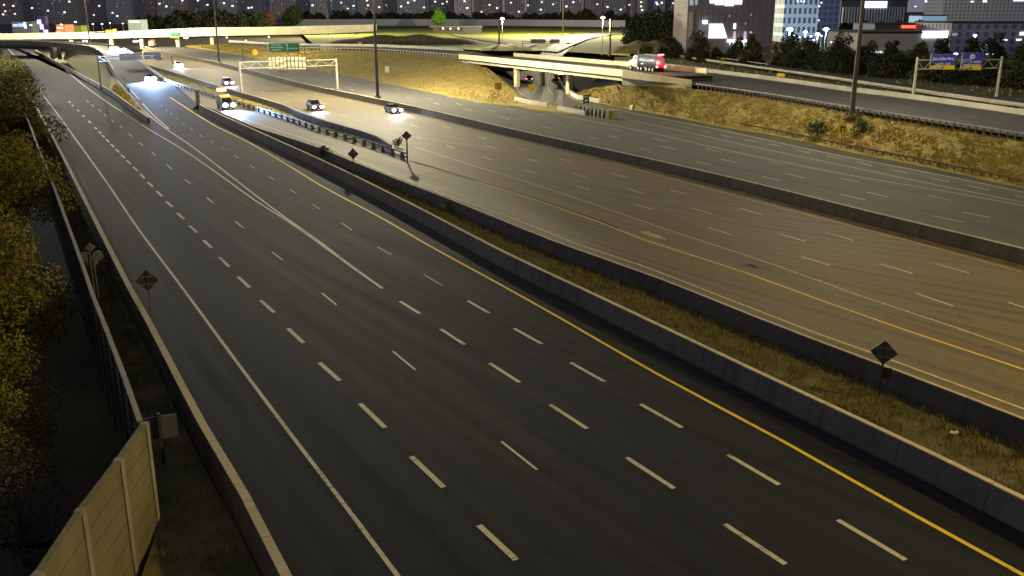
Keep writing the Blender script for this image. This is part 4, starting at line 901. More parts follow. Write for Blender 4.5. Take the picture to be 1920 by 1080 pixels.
for i, (px, py, hp, m, nm) in enumerate(((1508,98,27,M_leaf_yellow,'bright yellow small tree below the bluish parking lights'),(1402,103,17,M_leaf_yellow,'yellow small tree left of two before the brown tower entrance'),(1414,104,19,M_leaf_yellow,'yellow small tree right of two before the brown tower entrance'),(1450,106,24,M_leaf_rust,'rust coloured tree right of the brown tower entrance'),(1470,106,22,M_leaf_mid,'dull green tree right of the rust coloured one'),(1580,96,20,M_leaf_rust,'rust coloured tree left of the wide pale box building'))):
    b = gp(px, py, 0); h = hp/1750*b.y; tree('small_tree', b, h, h*.36, m, 1500, .28, nm, 'tree', nb=6, low=.3)
# far trees
b = gp(822, 52, 0); tree('round_tree', b, zat(b.y, 18), 8.5, M_leaf_bright, 2600, 1.0, 'round bright green tree standing before the pale sound wall', 'tree', nb=7, low=.2)
for px, py, top, r, m, nm in ((502,54,24,12,M_leaf_rust,'rounded rusty tree left of the sound wall end'),(548,53,11,16,M_leaf_mid,'large rounded olive tree at the left end of the sound wall')):
    b = gp(px, py, 0); tree('rounded_tree', b, zat(b.y, top), r, m, 3000, 1.0, nm, 'tree', nb=8, low=.05)
k = 0
for i in range(20):
    px = 262+i*14+rnd.uniform(-5, 5); b = Vector((xat(px, 40, 820), 820, 0)); tp = rnd.uniform(16, 26) if px > 330 else rnd.uniform(26, 34)
    if 485 < px: break
    tree('skyline_tree', b, zat(820, tp), 8.5, M_leaf_dark, 1300, 1.3, 'dark tree above the far overpass left of the rusty tree, %s from the left' % ORD[i], 'tree', 'dark trees above the far overpass', nb=7, low=.0)
for i in range(28):
    px = 585+i*22+rnd.uniform(-7, 7); Y = 1220; tp = rnd.uniform(18, 31)
    tree('skyline_tree', Vector((xat(px, 40, Y), Y, 0)), zat(Y, tp), 12, M_leaf_dark, 1100, 1.8, 'dark tree rising behind the pale sound wall, %s from the left' % ORD[i], 'tree', 'dark trees behind the sound wall', nb=7, low=.0)
# ================================================================ CITY
def facade(name, col, win=(.02,.02,.03), sx=3.2, sz=3.2, ratio=.45, lit=0.0):
    """wall with rows of unlit windows drawn by position on the wall"""
    m = bpy.data.materials.new(name); m.use_nodes = True; N = m.node_tree.nodes; L = m.node_tree.links; b = N['Principled BSDF']
    b.inputs['Roughness'].default_value = .8
    g = N.new('ShaderNodeNewGeometry'); s = N.new('ShaderNodeSeparateXYZ'); L.new(g.outputs['Position'], s.inputs[0])
    def M2(op, a, c):
        n = N.new('ShaderNodeMath'); n.operation = op
        for i, x in enumerate((a, c)):
            if isinstance(x, (int, float)): n.inputs[i].default_value = x
            else: L.new(x, n.inputs[i])
        return n.outputs[0]
    h = M2('ADD', s.outputs[0], s.outputs[1])
    fx = M2('FRACT', M2('MULTIPLY', h, 1/sx), 0); fz = M2('FRACT', M2('MULTIPLY', s.outputs[2], 1/sz), 0)
    wx = M2('LESS_THAN', fx, ratio); wz = M2('LESS_THAN', fz, .62); f = M2('MULTIPLY', wx, wz)
    mx = N.new('ShaderNodeMix'); mx.data_type = 'RGBA'; L.new(f, mx.inputs[0]); mx.inputs[6].default_value = (*col, 1); mx.inputs[7].default_value = (*win, 1)
    L.new(mx.outputs[2], b.inputs['Base Color']); return m
FAC = [facade('tower_grey', (.55,.52,.60), (.22,.22,.28)), facade('tower_brown', (.62,.56,.54), (.26,.23,.24), 4), facade('tower_slate', (.44,.47,.60), (.18,.19,.26), 3.6), facade('tower_blue', (.60,.70,.82), (.24,.28,.38), 3, 3, .5), facade('tower_dim', (.34,.33,.40), (.14,.14,.18), 4, 3.2)]
E_warm = emis('warm_window', (1, .86, .62), 1.6); E_white = emis('white_window', (.9, .95, 1), 2.2); E_teal = emis('teal_window', (.25, .9, .75), 1.3); E_dimw = emis('dim_window', (.8, .8, 1), .24); E_fnt = emis('faint_window', (.8, .75, .7), .2)
def tower(px0, px1, ptop, Y, depth, m, label, wins, cat='tower block', pbase=60, name='apartment_tower'):
    xa, xb = xat(px0, 20, Y), xat(px1, 20, Y); zt = zat(Y, ptop); loc = Vector(((xa+xb)/2, Y+depth/2, -2.4)); r = empty(name, loc); tag(r, label, cat)
    part(lambda bm: box(bm, (0, 0, (zt+2.4)/2), (xb-xa, depth, zt+2.4)), 'walls', m, r)
    part(lambda bm: (box(bm, (0, 0, zt+2.4+.6), (xb-xa+.6, depth+.6, 1.2)), box(bm, ((xb-xa)*.1, 0, zt+4.8), ((xb-xa)*.3, depth*.4, 3.6))), 'roof', M_conc_dark, r)
    for (x, y, e, ww, wh) in wins:
        X = xat(x, y, Y); Z = zat(Y, y)
        o = part(lambda bm: box(bm, (0, 0, 0), (ww, .3, wh)), 'window', e, r); o.location = (X-loc.x, -depth/2-.12, Z+2.4)
    return r
LIT = [(7.5,9),(25,11),(52,9),(28,26),(10,21),(6,27),(130,3),(186,11),(211,24),(220,30),(121,23),(60,15),(90,20),(160,18),(176,28),(342,1),(371,1),(389,9),(453,15),(466,15),(472,14),(557,2),(619,2),(619,10),(586,10),(663,11),(688,1),(690,10),(701,9),(711,13.5),(723,9),(777,1),(816,3),(830,7),(838,3),(871,2),(903,22),(876,15),(1016,4),(1037,8),(1014,18),(973,22),(1139,13),(1164,18),(1101,24),(1042,28),(1202,4),(1202,12),(1204,19),(1231,5),(1232.5,8),(1241,5),(299,7),(312,12),(420,6),(436,11),(640,5),(652,16),(752,12),(765,5),(795,14),(918,9),(932,15),(958,5),(990,10),(1062,12),(1075,4),(1120,8),(1180,9),(1262,6)]
TW = [(-20,40,4),(44,92,0),(96,148,4),(152,196,0),(200,246,2),(250,290,1),(296,352,4),(356,404,0),(408,446,2),(450,500,0),(505,556,4),(560,578,2),(582,614,0),(617,668,3),(671,719,4),(722,741,1),(745,798,2),(802,850,4),(854,884,0),(888,942,1),(946,984,4),(988,1050,2),(1054,1092,4),(1096,1128,0),(1132,1174,4),(1178,1190,1),(1194,1212,4),(1215,1222,3),(1226,1246,2),(1250,1285,4)]
tn = ['dim grey','plain grey','dim slate','plain grey','slate','brownish','dim grey']
rnd = random.Random(11)
for i, (a, b_, f) in enumerate(TW):
    Y = (1450, 1560, 1380, 1620)[i % 4]
    ws = [(x, y, rnd.choice((E_white, E_warm, E_white)) if not (250 < x < 290) else E_teal, 2.6, 1.9) for (x, y) in LIT if a <= x <= b_]
    for q in range(int((b_-a)/9)):
        ws.append((rnd.uniform(a+2, b_-2), rnd.uniform(0, 32 if a < 240 else 24), rnd.choice((E_dimw, E_dimw, E_fnt)) , 1.7, 1.3))
    cn = ('grey', 'brownish', 'slate', 'pale bluish', 'very dim')[f]
    side = ORD[i]
    tower(a, b_, rnd.uniform(-90, -25), Y, 30, FAC[f], '%s high-rise on the night skyline, %s one from the left edge' % (cn, side), ws)
# teal lit sign on tower
# ---- brown tower with shop front
def blk(name, px0, px1, ptop, pb, Y, depth, m, label, cat='building', yaw=0):
    xa, xb = xat(px0, (ptop+pb)/2, Y), xat(px1, (ptop+pb)/2, Y); zt = zat(Y, ptop); zb = min(zat(Y, pb), 0)
    loc = Vector(((xa+xb)/2, Y+depth/2, zb)); r = empty(name, loc, yaw); tag(r, label, cat)
    part(lambda bm: box(bm, (0, 0, (zt-zb)/2), (xb-xa, depth, zt-zb)), 'walls', m, r)
    part(lambda bm: box(bm, (0, 0, zt-zb+.35), (xb-xa+.5, depth+.5, .7)), 'roof_edge', M_conc_dark, r)
    def face(n, x0, x1, y0, y1, mm, th=.3, out=.0):
        X0, X1 = xat(x0, (y0+y1)/2, Y), xat(x1, (y0+y1)/2, Y); Z0, Z1 = zat(Y, y1), zat(Y, y0)
        o = part(lambda bm: box(bm, (0, 0, 0), (X1-X0, th, Z1-Z0)), n, mm, r)
        o.location = ((X0+X1)/2-loc.x, -depth/2-th/2-out+.04, (Z0+Z1)/2-zb); return o
    return r, face
M_brown = facade('brown_brick_tower', (.20,.18,.20), (.16,.14,.165), 2.4, 2.2, .35)
r, face = blk('brown_tower', 1291, 1455, -120, 103, 400, 34, M_brown, 'wide brown tower with glowing shop front and sign, right of the black trees', 'building')
E_pink = emis('pinkish_sign', (1, .78, .95), 2.2); E_bwhite = emis('bluish_white_sign', (.80, .85, 1), 2.6); E_red = emis('red_sign', (1, .07, .04), 3.5); E_purple = emis('purple_light', (.45, .35, 1), 3)
E_amber = emis('amber_light', (1, .45, .10), 3); E_taill = emis('tail_light', (1, .12, .14), 9); E_soft = emis('soft_glow_panel', (.55, .65, .9), .35)
face('window', 1293, 1300, 0, 10, emis('pale_upper_window', (.5,.6,.65), .5)); face('window', 1303, 1308, 0, 9, emis('pale_upper_window', (.5,.6,.65), .5))
for k, (a, b_, y1) in enumerate(((1331,1340,6),(1341,1357,9),(1359,1376,11),(1378,1391,8))): face('sign_letter', a, b_, -2, y1, E_pink if k > 1 else E_bwhite, .4)
def shop(bm): pass
face('glass_bay', 1309.5, 1328, 43, 69, mat('bay_glass', (.45,.5,.6), .3, .15, .6), 1.2); face('bay_light', 1317, 1325.5, 38, 44.5, E_bwhite, 1.5)
o = face('lit_screen', 1328.5, 1364, 44.5, 71.5, emis('white_screen', (.95,.93,1), 1.7), .5)
for v in o.data.vertices:
    if v.co.x > 0 and v.co.z > 0: v.co.x -= 2.2
for k, (x, y0, y1) in enumerate(((1377.5,44,54),(1377,59,72),(1397,59,72),(1407.5,59,72))): face('window', x-2.2, x+2.2, y0, y1, E_bwhite if k == 0 else emis('dim_lit_window', (.85,.8,.9), .45), .3)
for x, y in ((1368,30),(1408,28),(1398,44)): face('window', x-1, x+1, y-2, y+2, E_dimw, .3)
face('entrance_canopy', 1363, 1381, 73.5, 79, E_pink, 2.2); face('entrance_canopy', 1382, 1400, 73.5, 79, E_pink, 2.2); face('entrance_glass', 1367, 1399, 79.5, 90, emis('entrance_glow', (.75,.9,.9), .55), .6)
face('pilaster', 1291.5, 1299, 22, 70, mat('pale_pilaster', (.42,.40,.37), .8, .1, .3), .5)
# ---- lattice office
M_lat = facade('lattice_office', (.62,.72,.82), (.10,.13,.18), 2.9, 5.2, .52)
r, face = blk('lattice_office', 1471, 1534, -40, 64, 560, 30, M_lat, 'pale blue office block with a dense grid of windows above the parking lights', 'building')
for x in (1495, 1502, 1508): face('window', x-1, x+1, 1, 4, E_white)
r, face = blk('glass_office', 1535, 1575, -30, 60, 600, 30, facade('glass_office', (.30,.36,.55), (.16,.2,.34), 3.4, 3.6, .6), 'blue glassy block right of the lattice office', 'building')
for x, y in ((1536,12),(1535,38),(1540,5)): face('window', x-1.3, x+1.3, y-1.2, y+1.2, E_white)
r, face = blk('colonnade_building', 1576, 1700, 1, 46, 700, 34, mat('colonnade_wall', (.10,.11,.15), .8, .1, .05), 'long building fronted by pale vertical columns below the white glowing sign', 'building')
for k in range(22):
    x = 1580+k*5.4; 
    if x < 1697 : face('column', x-1.1, x+1.1, 13, 43, mat('pale_columns', (.62,.66,.74), .7, .1, .2), .9)
face('sign', 1620, 1662, 2.5, 14.5, E_bwhite, 1.2)
r, face = blk('box_store', 1613, 1755, 62.5, 104, 380, 40, mat('box_store_wall', (.42,.40,.38), .85, .06, .05), 'wide plain pale box building behind the right tree belt', 'building')
face('parapet_band', 1613, 1740, 60, 62.6, M_dark, .5); face('door', 1640, 1646, 96, 103, M_dark); face('sign', 1729, 1776, 58, 71, E_bwhite, .8)
for k in range(9): face('shop_light', 1632+k*4.4, 1634.6+k*4.4, 96+(k % 2)*1.5, 98.5+(k % 2)*1.5, emis('shop_lights', (.7,.8,1), 1.6), .5)
r, face = blk('low_dark_store', 1640, 1745, 46, 62, 470, 30, mat('dark_store_wall', (.12,.09,.09), .85, .1, .05), 'low dark store carrying a red glowing sign strip', 'building')
face('red_sign', 1690, 1732, 47.5, 52.5, E_red, .8)
r, face = blk('grey_workshop', 1757, 1778, 72, 108, 380, 20, mat('workshop_wall', (.25,.26,.36), .85, .06, .05), 'narrow grey building right of the wide box building', 'building')
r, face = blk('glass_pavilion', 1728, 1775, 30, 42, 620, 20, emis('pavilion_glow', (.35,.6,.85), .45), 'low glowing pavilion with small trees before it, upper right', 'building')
r, face = blk('dark_warehouse', 1782, 1990, 44, 104, 430, 40, FAC[4], 'wide dim warehouse at the right edge behind the blue signs', 'building')
for (x0, x1, y0, y1, e) in ((1842,1849,84,88,E_white),(1849,1866,101,113,E_bwhite),(1785,1795,62,67,E_dimw),(1826,1850,90,96,emis('dim_teal', (.3,.5,.5), .35)),(1880,1888,74,76,E_white),(1905,1915,73,76,E_warm),(1876,1892,117,121,E_white),(1912,1922,60,66,E_pink),(1916,1924,103,112,emis('green_sign_glow', (.4,.9,.6), 1.2))): face('lit_window', x0, x1, y0, y1, e)
r, face = blk('upper_right_block', 1770, 1990, -60, 40, 900, 40, FAC[2], 'dim slate block filling the upper right corner', 'building')
for (x0, x1, y0, y1) in ((1820,1826,2,4),(1843,1850,1,4),(1900,1920,0,2),(1734,1738,1,4)): face('window', x0, x1, y0, y1, E_white)
for i in range(9):
    px = 1580+i*17+rnd.uniform(-4,4); b = Vector((xat(px, 50, 600), 600, 0)); tree('hedge_tree', b, zat(600, rnd.uniform(36, 41)), 5, M_leaf_dark, 900, .9, 'dark tree in front of the columned building, %s from the left' % ORD[i], 'tree', 'dark trees before the columned building', nb=6, low=0)
# ---- left city strip above the overpass
r, face = blk('lit_plaza', 22, 60, 40, 56, 760, 20, mat('plaza_wall', (.30,.34,.36), .8, .1, .05), 'low plaza building with bluish lit shop strip at the far left', 'building')
for x0, x1, y0, y1, e in ((24,34,45,50,emis('blue_shop_glow', (.45,.6,1), 1.2)),(35,44,44,50,emis('blue_shop_glow', (.45,.6,1), 1.2)),(45,49,42,53,E_bwhite)): face('shop_sign', x0, x1, y0, y1, e)
r, face = blk('sign_tower', 72, 86, 30, 60, 700, 4, mat('sign_tower_wall', (.15,.12,.3), .8), 'slim tower sign glowing violet white above the far overpass', 'illuminated sign')
face('lit_panel', 70, 77, 37, 45, emis('violet_panel', (.62,.5,1), 2.4)); face('lit_panel', 75, 81.5, 45.5, 55, emis('violet_panel', (.62,.5,1), 2.4)); face('lit_panel', 82, 90, 56, 61, emis('violet_panel', (.62,.5,1), 2.4))
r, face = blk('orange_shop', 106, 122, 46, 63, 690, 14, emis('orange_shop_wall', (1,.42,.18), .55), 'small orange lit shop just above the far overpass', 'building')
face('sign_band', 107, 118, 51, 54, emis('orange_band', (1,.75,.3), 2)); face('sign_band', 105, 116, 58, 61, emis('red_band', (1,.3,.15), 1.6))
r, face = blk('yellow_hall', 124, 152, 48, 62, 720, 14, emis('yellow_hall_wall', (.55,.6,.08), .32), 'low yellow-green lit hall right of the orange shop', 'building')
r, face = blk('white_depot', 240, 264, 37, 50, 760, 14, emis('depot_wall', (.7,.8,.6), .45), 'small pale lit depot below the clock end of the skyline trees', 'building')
face('lit_window', 242, 262, 39, 42, E_warm)
def lamp_post(px, pl, pbot, e, label, rad=.8, Y=None, h=None, arm=0, power=0, col=(.8,.85,1), m=M_galv):
    if Y is None: b = gp(px, pbot, 0); Y = b.y
    else: b = Vector((xat(px, pbot, Y), Y, 0))
    zt = zat(Y, pl); r = empty('lamp_post', b); tag(r, label, 'street lamp')
    part(lambda bm: (cyl(bm, (0,0,-.2), (0,0,zt-.2), .18, .10, 8), cyl(bm, (0,0,zt-.2), (arm,0,zt+.1), .08, n=6) if arm else None), 'pole', m, r)
    part(lambda bm: box(bm, (arm, 0, zt+.25), (rad*1.6, rad*1.2, .18)), 'lamp_head', M_dark, r)
    part(lambda bm: ball(bm, (arm, 0, zt), rad, 2, (1, 1, .55)), 'bulb', e, r)
    if power: point_light('lamp_glow', (arm, -.5, zt-rad-.4), power, col, r, .6)
    return r
E_blue = emis('blue_white_bulb', (.62, .72, 1), 9); E_vio = emis('violet_bulb', (.5, .45, 1), 7); E_sod = emis('sodium_bulb', (1, .72, .45), 12); E_rosy = emis('rosy_bulb', (1, .6, .6), 8)
LP = [(1479,55,82,E_blue,1.2,'brightest blue-white parking lamp below the lattice office',9000),(1508,60,84,E_blue,.8,'blue-white parking lamp directly above the bright yellow tree',5000),(1531,64,88,E_blue,.8,'blue-white parking lamp between the yellow tree and the parking row',4000),(1546,55,88,E_blue,1.0,'tall blue-white parking lamp left of the violet one',5000),(1560,58,86,E_vio,.7,'violet tinted parking lamp left of the dark mast',0),(1601,55,80,E_vio,.8,'violet white lamp immediately left of the dark mast top',3000),(1623,54,70,E_rosy,.8,'rosy lamp over the roof corner of the wide box building',0),(1596,10,46,E_blue,1.2,'blue-white lamp at the left end of the columned building',6000),(1626,12,46,E_blue,1.1,'blue-white lamp at the left end of the glowing white sign',5000),(1691,11,42,E_vio,.8,'left violet lamp of the pair right of the columned building',0),(1713,12,42,E_vio,.9,'right violet lamp of the pair right of the columned building',0),(1747,30,48,E_blue,1.1,'blue-white lamp before the low glowing pavilion',5000),(1708,64,103,E_vio,.5,'curved-arm lamp in front of the wide box building',22000),(1823,66,104,E_vio,.5,'curved-arm lamp in front of the dim warehouse',2500),(1790,101,116,E_vio,.5,'violet lamp glowing between the two blue road signs',0),(1461,35,70,E_vio,.6,'slim violet lamp right of the brown tower',0),(1574,113,124,E_white,.35,'small white light among the dark belt trees',0)]
LP += [(x, y, y+20, (E_blue, E_vio)[i % 2], .38, 'small bluish parking light among the lattice office lot, %s from the left' % ORD[i], 0) for i, (x, y) in enumerate(((1488,66),(1497,70),(1519,68),(1524,75),(1538,67),(1552,72),(1558,79),(1567,67),(1588,76)))]
for px, pl, pb, e, rd, lb, pw in LP: lamp_post(px, pl, pb, e, lb, rd*1.5, power=pw*1.7 if 'wide box' not in lb else pw*2, col=(.55,.78,1) if 'wide box' not in lb else (.85,1,.6))
lamp_post(942, 35, 90, E_sod, 'bright sodium street lamp left of centre above the bridge', 1.0, power=40000, col=SODIUM, Y=gp(936,92).y)
lamp_post(1129, 33, 90, E_sod, 'bright rosy sodium street lamp beyond the right end of the bridge', .9, power=40000, col=(1,.75,.4), Y=gp(1143,104).y)
for px, pl, pb, e, rd, lb in ((48,46,60,E_blue,.9,'blue-white lamp over the far left plaza'),(144,41,62,E_vio,.9,'violet lamp above the yellow-green lit hall'),(176,45,60,E_bwhite,.8,'left lamp of the pale pair above the overpass cars'),(193,45,60,E_vio,.8,'right lamp of the pale pair above the overpass cars'),(117,46,60,E_rosy,.8,'rosy lamp over the small orange shop'),(208,43,58,E_blue,.5,'small blue lamp right of the pale pair'),(232,44,60,E_white,.7,'white lamp left of the small pale depot'),(60,47,62,E_bwhite,1.0,'broad white lamp right of the lit plaza')):
    lamp_post(px, pl, pb, e, lb, rd, Y=680)
for px, pt, pb, lb in ((616,12,66,'slim dark pole on the grass left of the tall median mast'),(1055,-10,67,'slim dark pole in the far grass right of the sodium lamp'),(936,40,93,'dark pole directly beneath the left sodium lamp')):
    b = gp(px, pb, 0); r = empty('light_pole', b); tag(r, lb, 'light pole')
    h = zat(b.y, pt)
    if px in (1055, 616): point_light('mast_glow', (0,0,max(h,30)+3), 1900000 if px == 1055 else 700000, SODIUM, r, .8)  # unseen light added above these poles to brighten the far grass
    part(lambda bm: cyl(bm, (0,0,-.3), (0,0,h), .45, .3, 8), 'shaft', M_pole, r); part(lambda bm: box(bm, (0,0,h), (1.4,.8,.25)), 'lamp_arm', M_dark, r)
b = gp(1143, 104, 0); r = empty('light_pole', b); tag(r, 'thick dark pole right of the rosy sodium lamp', 'light pole'); h = zat(b.y, 37); part(lambda bm: cyl(bm, (0,0,-.3), (0,0,h), .55, .42, 10), 'shaft', M_pole, r); part(lambda bm: cyl(bm, (0,0,h-.1), (0,0,h+.4), .7, n=10), 'cap', M_dark, r)
for px, pb, pt, lb in ((1209,62,47,'leftmost slim white flagpole in the dark trees'),(1237,72,48,'middle slim white flagpole in the dark trees'),(1246,74,52,'rightmost slim white flagpole in the dark trees')):
    b = gp(px, pb+12, 1); b2 = b.copy(); r = empty('flagpole', b); tag(r, lb, 'flagpole'); h = zat(b.y, pt)-b.z
    part(lambda bm: cyl(bm, (0,0,0), (0,0,h), .12, .08, 6), 'pole', mat('lit_white_pole', (.9,.9,.9), .5), r); part(lambda bm: ball(bm, (0,0,h+.1), .16, 1), 'finial', M_galv, r)
# bays under the far grass: small underpass with three lamps
b = gp(850, 64); r = empty('far_underpass', b); tag(r, 'small far underpass with three tiny ceiling lamps', 'underpass')
YU = b.y
for n_, x0, x1, y0, y1, m in (('deck', 806, 905, 48.5, 51.5, M_conc), ('opening', 812, 866, 52, 60.5, mat('tunnel_shade', (.05,.035,.03), .9)), ('wing_wall', 867, 903, 52, 63, M_conc_dark)):
    o, _, _ = panel_at(r, x0, x1, y0, y1, YU, n_, m, th=1.2, dy=0 if n_ != 'opening' else .5)
for x in (830.5, 844.5, 859.5):
    o = part(lambda bm: ball(bm, (0,0,0), .65, 2), 'ceiling_lamp', E_white, r); o.location = Vector((xat(x, 53.5, YU), YU-.9, zat(YU, 53.5)))-b
for x, y, lb in ((425,70,'small white lamp under the overpass near the mast'),(504,69,'small white lamp under the right end of the overpass'),(461,76,'small warm lamp on the ground beneath the overpass')):
    Y = YO+20; r = empty('bridge_lamp', Vector((xat(x, y, Y), Y, zat(Y, y)))); tag(r, lb, 'lamp'); part(lambda bm: ball(bm, (0,0,0), .5, 2), 'bulb', E_white, r); part(lambda bm: box(bm, (0,0,.5), (.9,.6,.25)), 'housing', M_dark, r)
# dark mounds
def mound(px0, px1, pbase, pt, label, m=M_grass_dark):
    a = gp(px0, pbase); b = gp(px1, pbase); h = zat(a.y, pt); n = 24; k = 8; V = []; F = []
    for i in range(n+1):
        for j in range(k+1):
            u = i/n; v = j/k; hh = h*(math.sin(math.pi*u)**.7)*math.sin(math.pi*v)**.8*(1+.12*math.sin(u*23))
            V.append((a.x+(b.x-a.x)*u, a.y+(b.y-a.y)*u+v*30, hh-.1))
    for i in range(n):
        for j in range(k): q = i*(k+1)+j; F.append((q, q+k+1, q+k+2, q+1))
    tag(from_py('mound', V, F, m, smooth=True), kind='structure')
mound(600, 905, 84, 66, ''); mound(900, 1000, 95, 84, ''); mound(1150, 1300, 100, 78, '')
# ================================================================ VEHICLES
def prism(bm, prof, w0, w1, zs):
    """side profile (x,z) extruded across; half width goes from w0 at the low z to w1 at the top"""
    z0 = min(p[1] for p in prof); z1 = max(p[1] for p in prof); A = []; B = []
    for x, z in prof:
        t = (z-z0)/(z1-z0); hw = w0+(w1-w0)*t; A.append(bm.verts.new((x, hw, z))); B.append(bm.verts.new((x, -hw, z)))
    bm.faces.new(A); bm.faces.new(B[::-1]); n = len(prof)
    for i in range(n): bm.faces.new((A[i], B[i], B[(i+1) % n], A[(i+1) % n]))
def heading(a, z0, b, z1): 
    p = gp(*a, z0); q = gp(*b, z1); return p, math.atan2(q.y-p.y, q.x-p.x)
def car(px, py, qx, qy, label, paint_m, kind='sedan', z=0, z2=None, head=None, power=0, col=(.75,.85,1), tails=False, cat='car', hs=.16, bloom=1):
    p, a = heading((px, py), z, (qx, qy), z if z2 is None else z2)
    r = empty('sedan' if kind == 'sedan' else ('van' if kind == 'van' else 'suv'), p, a); tag(r, label, cat)
    if kind == 'sedan': low = [(-2.3,.32),(-2.36,.72),(-2.1,.95),(-1.2,1.0),(1.0,.98),(2.05,.84),(2.32,.62),(2.3,.3)]; cab = [(-1.95,.95),(-1.25,1.43),(.15,1.46),(1.05,.96)]; w_ = .9
    else: low = [(-2.4,.4),(-2.45,.9),(-2.3,1.1),(-1.2,1.15),(1.1,1.12),(2.1,1.02),(2.4,.75),(2.4,.38)]; cab = [(-2.25,1.1),(-1.95,1.72),(.2,1.76),(1.1,1.1)]; w_ = .95
    part(lambda bm: prism(bm, low, w_*.97, w_*.93, 0), 'body', paint_m, r, .05)
    gl = part(lambda bm: prism(bm, cab, w_*.92, w_*.72, 0), 'windows', M_glass, r, .02)
    zt = max(c[1] for c in cab); part(lambda bm: box(bm, ((cab[1][0]+cab[2][0])/2, 0, zt+.01), (cab[2][0]-cab[1][0], w_*1.42, .05)), 'roof', paint_m, r)
    for x in (-1.45, 1.45):
        for s in (-1, 1):
            wh = part(lambda bm: cyl(bm, (x, s*(w_-.22), .33), (x, s*(w_+.0), .33), .33, n=14), 'wheel', M_rubber, r)
            part(lambda bm: cyl(bm, (x, s*(w_-.05), .33), (x, s*(w_+.015), .33), .19, n=10), 'rim', M_galv, wh)
    zf = low[-2][1]-.02
    for s in (-1, 1):
        part(lambda bm: ball(bm, (low[-1][0]+.0, s*(w_-.25), zf), hs, 2, (.5, 1.25, .8)), 'headlight', head or M_conc_pale, r)
        part(lambda bm: box(bm, (low[0][0]-.03, s*(w_-.2), zf+.12), (.12, .36, .18)), 'tail_light', E_taill if tails else mat('dark_red_lens', (.2,.01,.01), .3), r)
    if power:
        for s in (-1, 1): spot_light('headlight_beam', (2.75, s*.6, zf+.1), (1, s*.03, -.075), power/2, col, 95, r, .9, .12)
    return r
E_h1 = emis('white_blue_headlight', (.80, .84, 1), 60); E_h2 = emis('pink_headlight', (1, .85, 1), 30)
P_dark = mat('dark_car_paint', (.03,.032,.04), .3, .05, 1, spec=.6); P_grey = mat('grey_car_paint', (.18,.18,.20), .35, .05, 1, spec=.6); P_white = mat('white_car_paint', (.6,.6,.62), .35, .05, 1, spec=.6); P_purple = mat('slate_car_paint', (.12,.11,.2), .35, .05, 1, spec=.6)
car(282, 152, 316, 190, 'car with dazzling blue-white headlights coming down the curved ramp', P_dark, 'suv', head=E_h1, power=220000, col=(.30,.50,1), hs=.6)
car(228, 97, 250, 116, 'right-hand car of the pair with glaring lights on the curved ramp bend', P_dark, 'suv', z=2.4, z2=1.4, head=E_h1, power=60000, col=(.6,.65,1), hs=.7)
car(213, 93, 226, 106, 'left-hand car of the pair with violet headlights on the curved ramp bend', P_dark, 'sedan', z=3.0, z2=2.0, head=E_h1, power=30000, col=(.6,.6,1), hs=.55)
car(334, 126, 372, 141, 'white-lit car far up the brown lanes left of the pale gantry', P_white, 'suv', head=E_h1, power=14000, col=(.55,.68,1), hs=.5)
car(427, 160, 470, 174, 'violet-tinted suv approaching beside the left leg of the pale gantry', P_purple, 'suv', head=E_h2, power=4000, col=(.85,.8,1), hs=.3)
car(590, 206, 634, 220, 'dark suv with pinkish headlights in the middle of the brown lanes', P_dark, 'suv', head=E_h2, power=2500, col=(1,.85,1), hs=.27)
car(737, 211, 782, 223, 'dark sedan with violet-white headlights right of the tall median mast', P_dark, 'sedan', head=E_h1, power=4000, col=(.75,.75,1), hs=.26)
car(993, 152, 1003, 133, 'small car with red tail lights driving away under the bridge', P_dark, 'sedan', tails=True, hs=.12)
car(1065, 84, 1090, 73, 'far car with dim red tail lights on the ramp above the bridge', P_grey, 'sedan', tails=True, hs=.12)
car(1052, 152, 1046, 140, 'orange-lit vehicle half hidden behind the right bridge column', mat('orange_paint', (.5,.15,.03), .4), 'suv', tails=True, hs=.12)
# far traffic below and on the overpass
FT = [(78,80,100,82,'lone pinkish-white car beyond the parapet of the ramp bridge','suv',E_h2,False),(254,79,262,84,'left car of the two with pinkish lights under the overpass','sedan',E_h2,False),(265,79,273,84,'right car of the two with pinkish lights under the overpass','sedan',E_h2,False),(348,73,356,77,'rosy-lit car behind the overpass column near the green hanging sign','suv',E_h2,False),(403,83,413,86,'dim rosy car at the foot of the far mast','sedan',None,True)]
for px, py, qx, qy, lb, kd, hd, tl in FT: car(px, py, qx, qy, lb, P_dark, kd, head=hd, tails=tl, hs=.5 if hd else .2)
for px, py, lb, hd in ((176,60.5,'left pinkish-lit car on top of the far overpass',E_h2),(187,60,'middle pinkish-lit car on top of the far overpass',E_h2)):
    q = ovp(px, py); r = car(300, 60, 310, 60, lb, P_grey, 'suv', head=hd, hs=.6); r.location = Vector((q.x, YO+5, ovp(px, 70).z+.6)); r.rotation_euler.z = R(-25)
